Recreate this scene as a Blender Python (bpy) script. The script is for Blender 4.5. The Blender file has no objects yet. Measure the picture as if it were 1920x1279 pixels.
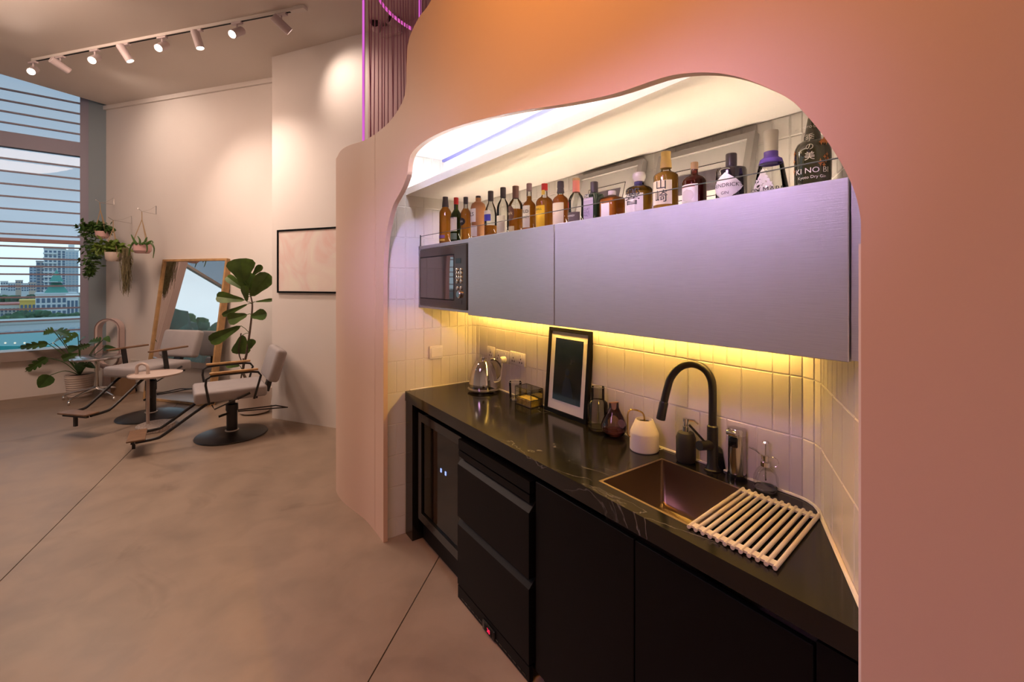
import bpy, math, random
from mathutils import Vector, Matrix, noise
random.seed(7)
sc = bpy.context.scene
PI = math.pi

# ------------------------------------------------------------------ camera, world, exposure
FPX, HZ, TH, CH = 840.0, 527.6, 0.611, 1.594       # focal length in px (1920 wide), horizon row, yaw, eye height
cam_d = bpy.data.cameras.new('camera'); cam = bpy.data.objects.new('camera', cam_d)
sc.collection.objects.link(cam); sc.camera = cam
cam.location = (0, 0, CH)
cam.rotation_euler = (PI/2, 0, PI/2 - TH)
cam_d.sensor_width = 36.0; cam_d.lens = FPX/1920*36.0
cam_d.shift_y = -(639.5-HZ)/1920.0
cam_d.clip_start = 0.02; cam_d.clip_end = 3000

sc.view_settings.view_transform = 'Standard'; sc.view_settings.look = 'None'
sc.view_settings.gamma = 1.0; sc.view_settings.use_curve_mapping = False
sc.view_settings.exposure = 0.0
sc.cycles.use_denoising = True
sc.cycles.max_bounces = 10; sc.cycles.transparent_max_bounces = 16
sc.cycles.caustics_reflective = True; sc.cycles.caustics_refractive = False
sc.cycles.sample_clamp_indirect = 3.0

w = bpy.data.worlds.new('sky'); sc.world = w; w.use_nodes = True
nt = w.node_tree; nt.nodes.clear()
o_ = nt.nodes.new('ShaderNodeOutputWorld'); bg = nt.nodes.new('ShaderNodeBackground')
tc = nt.nodes.new('ShaderNodeTexCoord'); sep = nt.nodes.new('ShaderNodeSeparateXYZ')
rmp = nt.nodes.new('ShaderNodeValToRGB')
rmp.color_ramp.elements[0].position = 0.0; rmp.color_ramp.elements[0].color = (0.56, 0.68, 0.76, 1)
rmp.color_ramp.elements[1].position = 0.60; rmp.color_ramp.elements[1].color = (0.16, 0.34, 0.50, 1)
e = rmp.color_ramp.elements.new(0.14); e.color = (0.64, 0.73, 0.80, 1)
e = rmp.color_ramp.elements.new(0.32); e.color = (0.36, 0.50, 0.62, 1)
mp = nt.nodes.new('ShaderNodeMapping'); mp.inputs['Scale'].default_value = (2.2, 2.2, 7.0)
nz = nt.nodes.new('ShaderNodeTexNoise'); nz.inputs['Scale'].default_value = 1.6; nz.inputs['Detail'].default_value = 6
cr = nt.nodes.new('ShaderNodeValToRGB')
cr.color_ramp.elements[0].position = 0.40; cr.color_ramp.elements[0].color = (0, 0, 0, 1)
cr.color_ramp.elements[1].position = 0.62; cr.color_ramp.elements[1].color = (0.75, 0.75, 0.75, 1)
mx = nt.nodes.new('ShaderNodeMix'); mx.data_type = 'RGBA'
mx.inputs['B'].default_value = (0.56, 0.62, 0.67, 1)
nt.links.new(tc.outputs['Generated'], sep.inputs[0]); nt.links.new(sep.outputs['Z'], rmp.inputs['Fac'])
nt.links.new(tc.outputs['Generated'], mp.inputs['Vector']); nt.links.new(mp.outputs[0], nz.inputs['Vector'])
nt.links.new(nz.outputs['Fac'], cr.inputs['Fac']); nt.links.new(cr.outputs['Color'], mx.inputs['Factor'])
nt.links.new(rmp.outputs['Color'], mx.inputs['A']); nt.links.new(mx.outputs['Result'], bg.inputs['Color'])
nt.links.new(bg.outputs[0], o_.inputs[0]); bg.inputs['Strength'].default_value = 1.8

def area(name, loc, target, size, power, col, size_y=None, spread=PI):
    l = bpy.data.lights.new(name, 'AREA'); l.energy = power; l.color = col
    l.shape = 'RECTANGLE' if size_y else 'DISK'; l.size = size
    if size_y: l.size_y = size_y
    l.spread = spread
    ob = bpy.data.objects.new(name, l); sc.collection.objects.link(ob); ob.location = loc
    ob.rotation_euler = (Vector(target)-Vector(loc)).to_track_quat('-Z', 'Y').to_euler()
    return ob
# unseen salon lamps without fixtures; warm, peach and lilac are added fill
area('ceiling_lamp_orange', (-0.85, 0.05, 3.75), (-0.95, 0.92, 2.6), 0.5, 18, (1.0, 0.38, 0.04), spread=2.1)
area('fill_warm', (-5.6, -1.6, 4.05), (-6.9, -0.5, 0.2), 1.6, 88, (1.0, 0.68, 0.52))  # added broad fill that lifts the salon walls and floor
area('fill_peach', (-3.9, -1.3, 4.0), (-3.15, 0.9, 1.6), 0.5, 1.2, (1.0, 0.76, 0.62), spread=0.7)  # added fill for the left end of the curved wall
area('ceiling_lamp_pink', (-0.5, -3.0, 3.6), (-0.9, 1.0, 0.0), 1.0, 4.6, (0.95, 0.48, 0.90), spread=0.95)
area('ceiling_lamp_violet', (-1.1, -1.2, 3.0), (-0.95, 1.15, 1.76), 1.0, 1.5, (0.78, 0.52, 0.92), size_y=0.15, spread=0.28)
area('fill_lilac', (0.9, -1.3, 3.2), (-2.7, 1.06, 1.72), 0.4, 1.35, (0.62, 0.52, 1.0), spread=0.26)  # added narrow fill that turns the left nook tiles lavender

# ------------------------------------------------------------------ projection helpers: a pixel of the photograph -> a point of the place
FW = Vector((-math.cos(TH), math.sin(TH))); RT = Vector((math.sin(TH), math.cos(TH)))
def ray(px): return FW + RT*((px-960)/FPX)
def at(px, py, t):
    p = ray(px)*t; return Vector((p.x, p.y, CH+(HZ-py)/FPX*t))
def onz(px, py, z=0.0): return at(px, py, (CH-z)*FPX/(py-HZ))
def ony(px, py, y): return at(px, py, y/ray(px).y)
def onx(px, py, x): return at(px, py, x/ray(px).x)
def onwall(px, py, A, B, off=0.0):
    A = Vector(A[:2]); B = Vector(B[:2]); u = (B-A).normalized(); n = Vector((u.y, -u.x))
    d = ray(px); t = ((A+n*off).dot(n))/d.dot(n)
    return at(px, py, t)
def depth(p): return Vector(p[:2]).dot(FW)

# ------------------------------------------------------------------ object helpers
def link(o): sc.collection.objects.link(o); return o
def tag(o, label=None, cat=None, group=None, kind=None):
    if label: o['label'] = label
    if cat: o['category'] = cat
    if group: o['group'] = group
    if kind: o['kind'] = kind
    return o
def thing(name, label, cat, loc=(0, 0, 0), rz=0.0, group=None):
    o = link(bpy.data.objects.new(name, None)); o.location = loc; o.rotation_euler = (0, 0, rz)
    o.empty_display_size = 0.05
    return tag(o, label, cat, group)
def copy_tree(o, parent=None):
    c = o.copy(); link(c); c.parent = parent
    for ch in o.children: copy_tree(ch, c)
    return c

class MB:
    def __init__(s): s.v = []; s.f = []; s.m = []; s.mi = 0
    def add(s, vs, fs):
        b = len(s.v); s.v += [tuple(x) for x in vs]; s.f += [tuple(i+b for i in q) for q in fs]; s.m += [s.mi]*len(fs); return s
    def box(s, x0, x1, y0, y1, z0, z1, M=None, bev=0.0):
        if bev > 0: return s.rbox(x0, x1, y0, y1, z0, z1, bev, M)
        vs = [Vector((x, y, z)) for x in (x0, x1) for y in (y0, y1) for z in (z0, z1)]
        if M: vs = [M @ p for p in vs]
        return s.add(vs, [(0, 1, 3, 2), (4, 6, 7, 5), (0, 4, 5, 1), (2, 3, 7, 6), (0, 2, 6, 4), (1, 5, 7, 3)])
    def rbox(s, x0, x1, y0, y1, z0, z1, b, M=None, seg=3):
        # box with rounded edges: superellipsoid-like from a subdivided rounded rectangle stack
        b = min(b, (x1-x0)/2*0.98, (y1-y0)/2*0.98, (z1-z0)/2*0.98)
        rings = []
        for k in range(seg+1):
            a = -PI/2 + (PI/2)*k/seg; rings.append((b*(1-math.cos(a)), z0+b+b*math.sin(a)))
        for k in range(seg+1):
            a = (PI/2)*k/seg; rings.append((b*(1-math.cos(a)), z1-b+b*math.sin(a)))
        vs = []; n = 4*(seg+1)
        for ins, z in rings:
            for cx, cy, a0 in ((x1-b, y1-b, 0), (x0+b, y1-b, PI/2), (x0+b, y0+b, PI), (x1-b, y0+b, 1.5*PI)):
                for k in range(seg+1):
                    a = a0+(PI/2)*k/seg; r = b-ins
                    vs.append(Vector((cx+r*math.cos(a), cy+r*math.sin(a), z)))
        if M: vs = [M @ p for p in vs]
        fs = []
        for j in range(len(rings)-1):
            for i in range(n): fs.append((j*n+i, j*n+(i+1) % n, (j+1)*n+(i+1) % n, (j+1)*n+i))
        fs.append(tuple(range(n-1, -1, -1))); fs.append(tuple((len(rings)-1)*n+i for i in range(n)))
        return s.add(vs, fs)
    def tube(s, pts, r, seg=8, closed=False, caps=True):
        pts = [Vector(p) for p in pts]; n = len(pts); rr = r if isinstance(r, (list, tuple)) else [r]*n
        up = None; vs = []
        for i, p in enumerate(pts):
            a = pts[(i-1) % n] if (closed or i > 0) else p; c = pts[(i+1) % n] if (closed or i < n-1) else p
            t = (c-a).normalized()
            if up is None:
                up = Vector((0, 0, 1)) if abs(t.z) < 0.9 else Vector((1, 0, 0))
            x = t.cross(up)
            if x.length < 1e-6: x = t.orthogonal()
            x.normalize(); up = x.cross(t).normalized()
            for k in range(seg):
                an = 2*PI*k/seg; vs.append(p + x*(rr[i]*math.cos(an)) + up*(rr[i]*math.sin(an)))
        fs = []
        for i in range(n if closed else n-1):
            j = (i+1) % n
            for k in range(seg): fs.append((i*seg+k, i*seg+(k+1) % seg, j*seg+(k+1) % seg, j*seg+k))
        if caps and not closed:
            fs.append(tuple(range(seg-1, -1, -1))); fs.append(tuple((n-1)*seg+k for k in range(seg)))
        return s.add(vs, fs)
    def lathe(s, prof, seg=24, c=(0, 0, 0), n=2.0, sx=1.0, sy=1.0, M=None, cap0=True, cap1=True):
        c = Vector(c); vs = []
        for r, z in prof:
            for k in range(seg):
                a = 2*PI*(k+0.5)/seg; ca, sa = math.cos(a), math.sin(a)
                q = r if n == 2 else r/((abs(ca)**n+abs(sa)**n)**(1.0/n))
                p = Vector((q*ca*sx, q*sa*sy, z)); p = (M @ p if M else p) + c; vs.append(p)
        fs = []
        for j in range(len(prof)-1):
            for k in range(seg): fs.append((j*seg+k, j*seg+(k+1) % seg, (j+1)*seg+(k+1) % seg, (j+1)*seg+k))
        if cap0 and prof[0][0] > 1e-5: fs.append(tuple(range(seg-1, -1, -1)))
        if cap1 and prof[-1][0] > 1e-5: fs.append(tuple((len(prof)-1)*seg+k for k in range(seg)))
        return s.add(vs, fs)
    def prism(s, poly, z0, z1, M=None):
        n = len(poly); vs = [Vector((x, y, z0)) for x, y in poly]+[Vector((x, y, z1)) for x, y in poly]
        if M: vs = [M @ p for p in vs]
        fs = [tuple(range(n-1, -1, -1)), tuple(range(n, 2*n))]+[(i, (i+1) % n, n+(i+1) % n, n+i) for i in range(n)]
        return s.add(vs, fs)
    def sphere(s, c, r, su=10, sv=7, sc3=(1, 1, 1)):
        prof = []
        vs = []; fs = []; c = Vector(c)
        for j in range(sv+1):
            a = -PI/2+PI*j/sv
            for k in range(su):
                b = 2*PI*k/su
                vs.append(c+Vector((r*math.cos(a)*math.cos(b)*sc3[0], r*math.cos(a)*math.sin(b)*sc3[1], r*math.sin(a)*sc3[2])))
        for j in range(sv):
            for k in range(su): fs.append((j*su+k, j*su+(k+1) % su, (j+1)*su+(k+1) % su, (j+1)*su+k))
        return s.add(vs, fs)
    def build(s, name, mat, parent=None, world=False, smooth=True, ang=0.6, kind=None, label=None):
        me = bpy.data.meshes.new(name); off = Vector((0, 0, 0)); vs = s.v
        if world and parent is not None:
            p = parent; ch = []
            while p is not None: ch.append(p); p = p.parent
            M = Matrix()
            for q in reversed(ch): M = M @ q.matrix_basis
            Mi = M.inverted(); vs = [tuple(Mi @ Vector(v)) for v in vs]
        me.from_pydata(vs, [], s.f); me.validate()
        mats = mat if isinstance(mat, (list, tuple)) else [mat]
        for m in mats: me.materials.append(m)
        if len(mats) > 1 and len(s.m) == len(me.polygons): me.polygons.foreach_set('material_index', s.m)
        if smooth:
            me.shade_smooth(); me.set_sharp_from_angle(angle=ang)
        o = link(bpy.data.objects.new(name, me))
        if parent is not None: o.parent = parent
        if kind: o['kind'] = kind
        if label: o['label'] = label
        return o

def axisM(o, x, y, z):
    x, y, z = Vector(x), Vector(y), Vector(z)
    return Matrix(((x.x, y.x, z.x, o[0]), (x.y, y.y, z.y, o[1]), (x.z, y.z, z.z, o[2]), (0, 0, 0, 1)))

def catmull(pts, n=6):
    P = [Vector(p) for p in pts]; out = []
    for i in range(len(P)-1):
        a = P[max(i-1, 0)]; b = P[i]; c = P[i+1]; d = P[min(i+2, len(P)-1)]
        for k in range(n):
            t = k/n
            out.append(0.5*((2*b)+(c-a)*t+(2*a-5*b+4*c-d)*t*t+(3*b-a-3*c+d)*t*t*t))
    out.append(P[-1]); return out

def text2d(body, size, align='CENTER'):
    cu = bpy.data.curves.new('lettering', 'FONT'); cu.body = body; cu.size = size; cu.align_x = align; cu.align_y = 'CENTER'
    cu.resolution_u = 3
    ob = bpy.data.objects.new('lettering', cu); me = bpy.data.meshes.new_from_object(ob)
    vs = [tuple(v.co) for v in me.vertices]; fs = [tuple(p.vertices) for p in me.polygons]
    bpy.data.objects.remove(ob); bpy.data.curves.remove(cu); bpy.data.meshes.remove(me)
    return vs, fs

# ------------------------------------------------------------------ materials
_mc = {}
def mat(name, col, rough=0.5, metal=0.0, spec=0.5, trans=0.0, ior=1.45, emit=None, es=0.0, var=0.0, vs=8.0, bump=0.0, bs=60.0, coat=0.0):
    if name in _mc: return _mc[name]
    m = bpy.data.materials.new(name); m.use_nodes = True; nt = m.node_tree; b = nt.nodes['Principled BSDF']
    b.inputs['Base Color'].default_value = (*col, 1); b.inputs['Roughness'].default_value = rough
    b.inputs['Metallic'].default_value = metal; b.inputs['Specular IOR Level'].default_value = spec
    b.inputs['Transmission Weight'].default_value = trans; b.inputs['IOR'].default_value = ior
    b.inputs['Coat Weight'].default_value = coat
    if emit: b.inputs['Emission Color'].default_value = (*emit, 1); b.inputs['Emission Strength'].default_value = es
    tcn = nt.nodes.new('ShaderNodeTexCoord')
    if var > 0:
        n = nt.nodes.new('ShaderNodeTexNoise'); n.inputs['Scale'].default_value = vs; n.inputs['Detail'].default_value = 5
        r = nt.nodes.new('ShaderNodeValToRGB')
        r.color_ramp.elements[0].position = 0.3; r.color_ramp.elements[0].color = (*[c*(1-var) for c in col], 1)
        r.color_ramp.elements[1].position = 0.7; r.color_ramp.elements[1].color = (*[min(1, c*(1+var)) for c in col], 1)
        nt.links.new(tcn.outputs['Object'], n.inputs['Vector']); nt.links.new(n.outputs['Fac'], r.inputs['Fac'])
        nt.links.new(r.outputs['Color'], b.inputs['Base Color'])
    if bump > 0:
        n = nt.nodes.new('ShaderNodeTexNoise'); n.inputs['Scale'].default_value = bs; n.inputs['Detail'].default_value = 4
        bp = nt.nodes.new('ShaderNodeBump'); bp.inputs['Strength'].default_value = bump; bp.inputs['Distance'].default_value = 0.01
        nt.links.new(tcn.outputs['Object'], n.inputs['Vector']); nt.links.new(n.outputs['Fac'], bp.inputs['Height'])
        nt.links.new(bp.outputs['Normal'], b.inputs['Normal'])
    _mc[name] = m; return m
def glow(name, col, s):
    if name in _mc: return _mc[name]
    m = bpy.data.materials.new(name); m.use_nodes = True; nt = m.node_tree; nt.nodes.clear()
    o = nt.nodes.new('ShaderNodeOutputMaterial'); e = nt.nodes.new('ShaderNodeEmission')
    e.inputs['Color'].default_value = (*col, 1); e.inputs['Strength'].default_value = s
    nt.links.new(e.outputs[0], o.inputs[0]); _mc[name] = m; return m
def thin_glass(name, tint, refl=1.0, rough=0.02):
    if name in _mc: return _mc[name]
    m = bpy.data.materials.new(name); m.use_nodes = True; nt = m.node_tree; nt.nodes.clear()
    o = nt.nodes.new('ShaderNodeOutputMaterial'); t = nt.nodes.new('ShaderNodeBsdfTransparent'); g = nt.nodes.new('ShaderNodeBsdfGlossy')
    g.inputs['Roughness'].default_value = rough; t.inputs['Color'].default_value = (*tint, 1)
    fr = nt.nodes.new('ShaderNodeFresnel'); fr.inputs['IOR'].default_value = 1.5
    mu = nt.nodes.new('ShaderNodeMath'); mu.operation = 'MULTIPLY'; mu.inputs[1].default_value = refl; mu.use_clamp = True
    mx = nt.nodes.new('ShaderNodeMixShader')
    nt.links.new(fr.outputs[0], mu.inputs[0]); nt.links.new(mu.outputs[0], mx.inputs[0])
    nt.links.new(t.outputs[0], mx.inputs[1]); nt.links.new(g.outputs[0], mx.inputs[2]); nt.links.new(mx.outputs[0], o.inputs[0])
    _mc[name] = m; return m

M_white = mat('white_paint', (0.84, 0.79, 0.75), 0.6, var=0.02, vs=1.5)
M_ceil = mat('ceiling_paint', (0.80, 0.74, 0.68), 0.7, var=0.02, vs=1.0)
M_peach = mat('peach_plaster', (0.71, 0.50, 0.38), 0.55, var=0.025, vs=1.2, bump=0.02, bs=220)
M_tile = mat('glazed_tile', (0.70, 0.65, 0.60), 0.16, var=0.02, vs=3, bump=0.015, bs=25)
M_grout = mat('grout', (0.74, 0.69, 0.63), 0.7)
M_black = mat('black_matte', (0.004, 0.0035, 0.004), 0.45, spec=0.13)
M_blackg = mat('black_gloss', (0.01, 0.01, 0.01), 0.12)
M_bmetal = mat('black_metal', (0.018, 0.016, 0.016), 0.35)
M_chrome = mat('chrome', (0.82, 0.80, 0.78), 0.07, metal=1.0)
M_chrome2 = mat('satin_chrome', (0.7, 0.68, 0.66), 0.25, metal=1.0)
M_brass = mat('brass', (0.75, 0.52, 0.18), 0.25, metal=1.0)
M_wood = mat('oak_wood', (0.50, 0.30, 0.13), 0.45, var=0.18, vs=14)
M_dwood = mat('walnut_wood', (0.20, 0.11, 0.06), 0.45, var=0.2, vs=14)
M_leather = mat('grey_leather', (0.36, 0.33, 0.33), 0.5, var=0.04, vs=10, bump=0.03, bs=180)
M_leaf = mat('dark_leaf', (0.06, 0.135, 0.028), 0.42, var=0.35, vs=6)
M_leaf2 = mat('fiddle_leaf', (0.07, 0.13, 0.022), 0.4, var=0.35, vs=8)
M_leaf3 = mat('bright_leaf', (0.16, 0.26, 0.04), 0.45, var=0.3, vs=12)
M_moss = mat('hanging_moss', (0.20, 0.17, 0.09), 0.8, var=0.3, vs=30)
M_bark = mat('bark', (0.10, 0.065, 0.045), 0.8, var=0.3, vs=30)
M_pot = mat('cream_pot', (0.72, 0.62, 0.55), 0.5)
M_pink = mat('pink_pot', (0.70, 0.45, 0.44), 0.5)
M_soil = mat('soil', (0.05, 0.035, 0.025), 0.9)
M_cream = mat('cream_enamel', (0.80, 0.72, 0.64), 0.4)
M_paper = mat('paper_mat', (0.78, 0.74, 0.72), 0.7)
M_plastic = mat('white_plastic', (0.78, 0.74, 0.70), 0.35)
M_rope = mat('jute_rope', (0.45, 0.33, 0.2), 0.9)
M_grey = mat('grey_frame', (0.42, 0.39, 0.37), 0.45)
M_pillar = mat('pillar_grey', (0.26, 0.34, 0.40), 0.6)
M_winfr = mat('window_frame_grey', (0.32, 0.32, 0.42), 0.5)
M_cork = mat('cork', (0.55, 0.36, 0.2), 0.8, var=0.15, vs=60)
G_clear = thin_glass('clear_glass', (0.93, 0.95, 0.94))
G_win = thin_glass('window_glass', (0.90, 0.95, 0.96), 0.6)
G_film = thin_glass('tinted_window_film', (0.62, 0.66, 0.70), 0.6)
G_side = thin_glass('side_window_glass', (0.98, 0.99, 0.99), 0.3)
G_smoke = thin_glass('smoked_glass', (0.72, 0.71, 0.62))
G_purple = thin_glass('plum_glass', (0.76, 0.60, 0.60))
G_cool = thin_glass('cooler_glass', (0.34, 0.30, 0.28), 0.9)

def concrete():
    m = bpy.data.materials.new('polished_concrete'); m.use_nodes = True; nt = m.node_tree; b = nt.nodes['Principled BSDF']
    tcn = nt.nodes.new('ShaderNodeTexCoord')
    def ns(scale, det, dist=0.0):
        n = nt.nodes.new('ShaderNodeTexNoise'); n.inputs['Scale'].default_value = scale; n.inputs['Detail'].default_value = det
        n.inputs['Distortion'].default_value = dist
        nt.links.new(tcn.outputs['Object'], n.inputs['Vector']); return n
    n1 = ns(0.9, 5, 0.6); n2 = ns(4.5, 8, 0.4); n3 = ns(1.6, 4, 1.2)
    r1 = nt.nodes.new('ShaderNodeValToRGB')
    r1.color_ramp.elements[0].position = 0.3; r1.color_ramp.elements[0].color = (0.27, 0.198, 0.146, 1)
    r1.color_ramp.elements[1].position = 0.72; r1.color_ramp.elements[1].color = (0.335, 0.25, 0.184, 1)
    r2 = nt.nodes.new('ShaderNodeValToRGB')
    r2.color_ramp.elements[0].position = 0.32; r2.color_ramp.elements[0].color = (0.80, 0.80, 0.80, 1)
    r2.color_ramp.elements[1].position = 0.62; r2.color_ramp.elements[1].color = (1, 1, 1, 1)
    r3 = nt.nodes.new('ShaderNodeValToRGB')
    r3.color_ramp.elements[0].position = 0.30; r3.color_ramp.elements[0].color = (0.66, 0.64, 0.62, 1)
    r3.color_ramp.elements[1].position = 0.42; r3.color_ramp.elements[1].color = (1, 1, 1, 1)
    a = nt.nodes.new('ShaderNodeMix'); a.data_type = 'RGBA'; a.blend_type = 'MULTIPLY'; a.inputs['Factor'].default_value = 1
    c = nt.nodes.new('ShaderNodeMix'); c.data_type = 'RGBA'; c.blend_type = 'MULTIPLY'; c.inputs['Factor'].default_value = 0.7
    L = nt.links.new
    L(n1.outputs['Fac'], r1.inputs[0]); L(n2.outputs['Fac'], r2.inputs[0]); L(n3.outputs['Fac'], r3.inputs[0])
    L(r1.outputs[0], a.inputs['A']); L(r2.outputs[0], a.inputs['B']); L(a.outputs['Result'], c.inputs['A']); L(r3.outputs[0], c.inputs['B'])
    L(c.outputs['Result'], b.inputs['Base Color'])
    rr = nt.nodes.new('ShaderNodeMapRange'); rr.inputs['To Min'].default_value = 0.34; rr.inputs['To Max'].default_value = 0.55
    L(n2.outputs['Fac'], rr.inputs['Value']); L(rr.outputs[0], b.inputs['Roughness'])
    b.inputs['Specular IOR Level'].default_value = 0.4
    return m
M_conc = concrete()

def marble():
    m = bpy.data.materials.new('black_marble'); m.use_nodes = True; nt = m.node_tree; b = nt.nodes['Principled BSDF']
    tcn = nt.nodes.new('ShaderNodeTexCoord'); L = nt.links.new
    mp = nt.nodes.new('ShaderNodeMapping'); mp.inputs['Rotation'].default_value = (0, 0, 0.5); mp.inputs['Scale'].default_value = (1.3, 3.0, 1.5)
    n = nt.nodes.new('ShaderNodeTexNoise'); n.inputs['Scale'].default_value = 1.1; n.inputs['Detail'].default_value = 6; n.inputs['Distortion'].default_value = 1.4
    L(tcn.outputs['Object'], mp.inputs[0]); L(mp.outputs[0], n.inputs['Vector'])
    s = nt.nodes.new('ShaderNodeMath'); s.operation = 'SUBTRACT'; s.inputs[1].default_value = 0.5
    a = nt.nodes.new('ShaderNodeMath'); a.operation = 'ABSOLUTE'
    L(n.outputs['Fac'], s.inputs[0]); L(s.outputs[0], a.inputs[0])
    r = nt.nodes.new('ShaderNodeValToRGB')
    r.color_ramp.elements[0].position = 0.0; r.color_ramp.elements[0].color = (0.16, 0.155, 0.145, 1)
    r.color_ramp.elements[1].position = 0.005; r.color_ramp.elements[1].color = (0.009, 0.0085, 0.0075, 1)
    L(a.outputs[0], r.inputs[0])
    n2 = nt.nodes.new('ShaderNodeTexNoise'); n2.inputs['Scale'].default_value = 2.0
    L(tcn.outputs['Object'], n2.inputs['Vector'])
    r2 = nt.nodes.new('ShaderNodeValToRGB'); r2.color_ramp.elements[0].position = 0.53; r2.color_ramp.elements[0].color = (0, 0, 0, 1)
    r2.color_ramp.elements[1].position = 0.62
    L(n2.outputs['Fac'], r2.inputs[0])
    mxn = nt.nodes.new('ShaderNodeMix'); mxn.data_type = 'RGBA'; mxn.inputs['A'].default_value = (0.009, 0.0085, 0.0075, 1)
    L(r2.outputs[0], mxn.inputs['Factor']); L(r.outputs[0], mxn.inputs['B']); L(mxn.outputs['Result'], b.inputs['Base Color'])
    b.inputs['Roughness'].default_value = 0.13; b.inputs['Specular IOR Level'].default_value = 0.42
    return m
M_marble = marble()

def brushed():
    m = bpy.data.materials.new('brushed_steel'); m.use_nodes = True; nt = m.node_tree; b = nt.nodes['Principled BSDF']; L = nt.links.new
    tcn = nt.nodes.new('ShaderNodeTexCoord'); mp = nt.nodes.new('ShaderNodeMapping'); mp.inputs['Scale'].default_value = (14, 14, 420)
    n = nt.nodes.new('ShaderNodeTexNoise'); n.inputs['Scale'].default_value = 1.0; n.inputs['Detail'].default_value = 4
    L(tcn.outputs['Object'], mp.inputs[0]); L(mp.outputs[0], n.inputs['Vector'])
    r = nt.nodes.new('ShaderNodeValToRGB'); r.color_ramp.elements[0].color = (0.62, 0.62, 0.66, 1); r.color_ramp.elements[1].color = (0.76, 0.76, 0.80, 1)
    L(n.outputs['Fac'], r.inputs[0]); L(r.outputs[0], b.inputs['Base Color'])
    bp = nt.nodes.new('ShaderNodeBump'); bp.inputs['Strength'].default_value = 0.12; bp.inputs['Distance'].default_value = 0.003
    L(n.outputs['Fac'], bp.inputs['Height']); L(bp.outputs[0], b.inputs['Normal'])
    b.inputs['Metallic'].default_value = 0.85; b.inputs['Roughness'].default_value = 0.40; b.inputs['Anisotropic'].default_value = 0.6
    return m
M_steel = brushed()

def print_mat(name, cols, scale, dist=1.0, rough=0.5):
    m = bpy.data.materials.new(name); m.use_nodes = True; nt = m.node_tree; b = nt.nodes['Principled BSDF']; L = nt.links.new
    tcn = nt.nodes.new('ShaderNodeTexCoord')
    n = nt.nodes.new('ShaderNodeTexNoise'); n.inputs['Scale'].default_value = scale; n.inputs['Detail'].default_value = 3; n.inputs['Distortion'].default_value = dist
    L(tcn.outputs['Object'], n.inputs['Vector'])
    r = nt.nodes.new('ShaderNodeValToRGB'); k = len(cols)
    for i, (p, c) in enumerate(cols):
        if i < 2: el = r.color_ramp.elements[i]; el.position = p
        else: el = r.color_ramp.elements.new(p)
        el.color = (*c, 1)
    L(n.outputs['Fac'], r.inputs[0]); L(r.outputs[0], b.inputs['Base Color']); b.inputs['Roughness'].default_value = rough
    return m

# ------------------------------------------------------------------ room shell
CZ = 4.21                                              # ceiling height
C = Vector((-8.98, -1.141)); D = Vector((-6.52, 0.769))   # far wall: window corner, hidden end
Ew = Vector((-5.88, 0.705)); Pw = Vector((-5.07, 1.229))  # projecting wall
uB = (D-C).normalized(); nB = Vector((uB.y, -uB.x))    # far wall direction and normal into the room
W0 = Vector((-8.849, -2.175)); uW = (W0-C).normalized(); nW = Vector((-uW.y, uW.x))
if nW.dot(Vector((1, 0))) < 0: nW = -nW
Wend = C + uW*9.5

def struct(name, mb, m, parent=None, smooth=False):
    o = mb.build(name, m, parent, smooth=smooth)
    if parent is None: o['kind'] = 'structure'
    return o

# floor: concrete slabs parted by saw-cut joints
def clip(poly, p, n, d):
    out = []
    for i in range(len(poly)):
        a, b = poly[i], poly[(i+1) % len(poly)]; da = (a-p).dot(n)-d; db = (b-p).dot(n)-d
        if da >= 0: out.append(a)
        if (da > 0 > db) or (da < 0 < db): out.append(a+(b-a)*(da/(da-db)))
    return out
big = [Vector(q) for q in ((-9.6, -7.2), (2.6, -7.2), (2.6, 2.6), (-9.6, 2.6))]
big = clip(big, C, nW, -0.02)
mb = MB(); mb.prism([tuple(q) for q in big], -0.2, -0.008); FLOOR = struct('floor', mb, mat('joint_dark', (0.10, 0.085, 0.075), 0.9))
J = []
for a, b in (((0, 1090), (255, 835)), ((690, 1279), (820, 1050))):
    p = onz(*a).to_2d(); q = onz(*b).to_2d(); u = (q-p).normalized(); J.append((p, Vector((-u.y, u.x))))
pieces = [big]
for p, n in J:
    nx = []
    for poly in pieces:
        for sgn in (1, -1):
            k = clip(poly, p, n*sgn, 0.003)
            if len(k) > 2: nx.append(k)
    pieces = nx
for poly in pieces:
    mb = MB(); mb.prism([tuple(q) for q in poly], -0.01, 0.0); mb.build('slab', M_conc, FLOOR, smooth=False)

# ceiling of the salon; its edge stops short of the window
ce0 = at(0, 138.5, (CZ-CH)*FPX/(HZ-138.5)).to_2d(); ce1 = at(197, 196, (CZ-CH)*FPX/(HZ-196)).to_2d()
uc = (ce1-ce0).normalized(); nc = Vector((-uc.y, uc.x)); nc = nc if nc.dot(Vector((1, 0.3))) > 0 else -nc
cpoly = clip([Vector(q) for q in ((-9.9, -7.2), (2.6, -7.2), (2.6, 2.6), (-9.9, 2.6))], ce0, nc, 0)
mb = MB(); mb.prism([tuple(q) for q in cpoly], CZ, CZ+0.12); struct('ceiling', mb, M_ceil)
mb = MB(); mb.prism([tuple(q) for q in big], CZ+0.45, CZ+0.6); struct('ceiling.001', mb, M_pillar)

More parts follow.
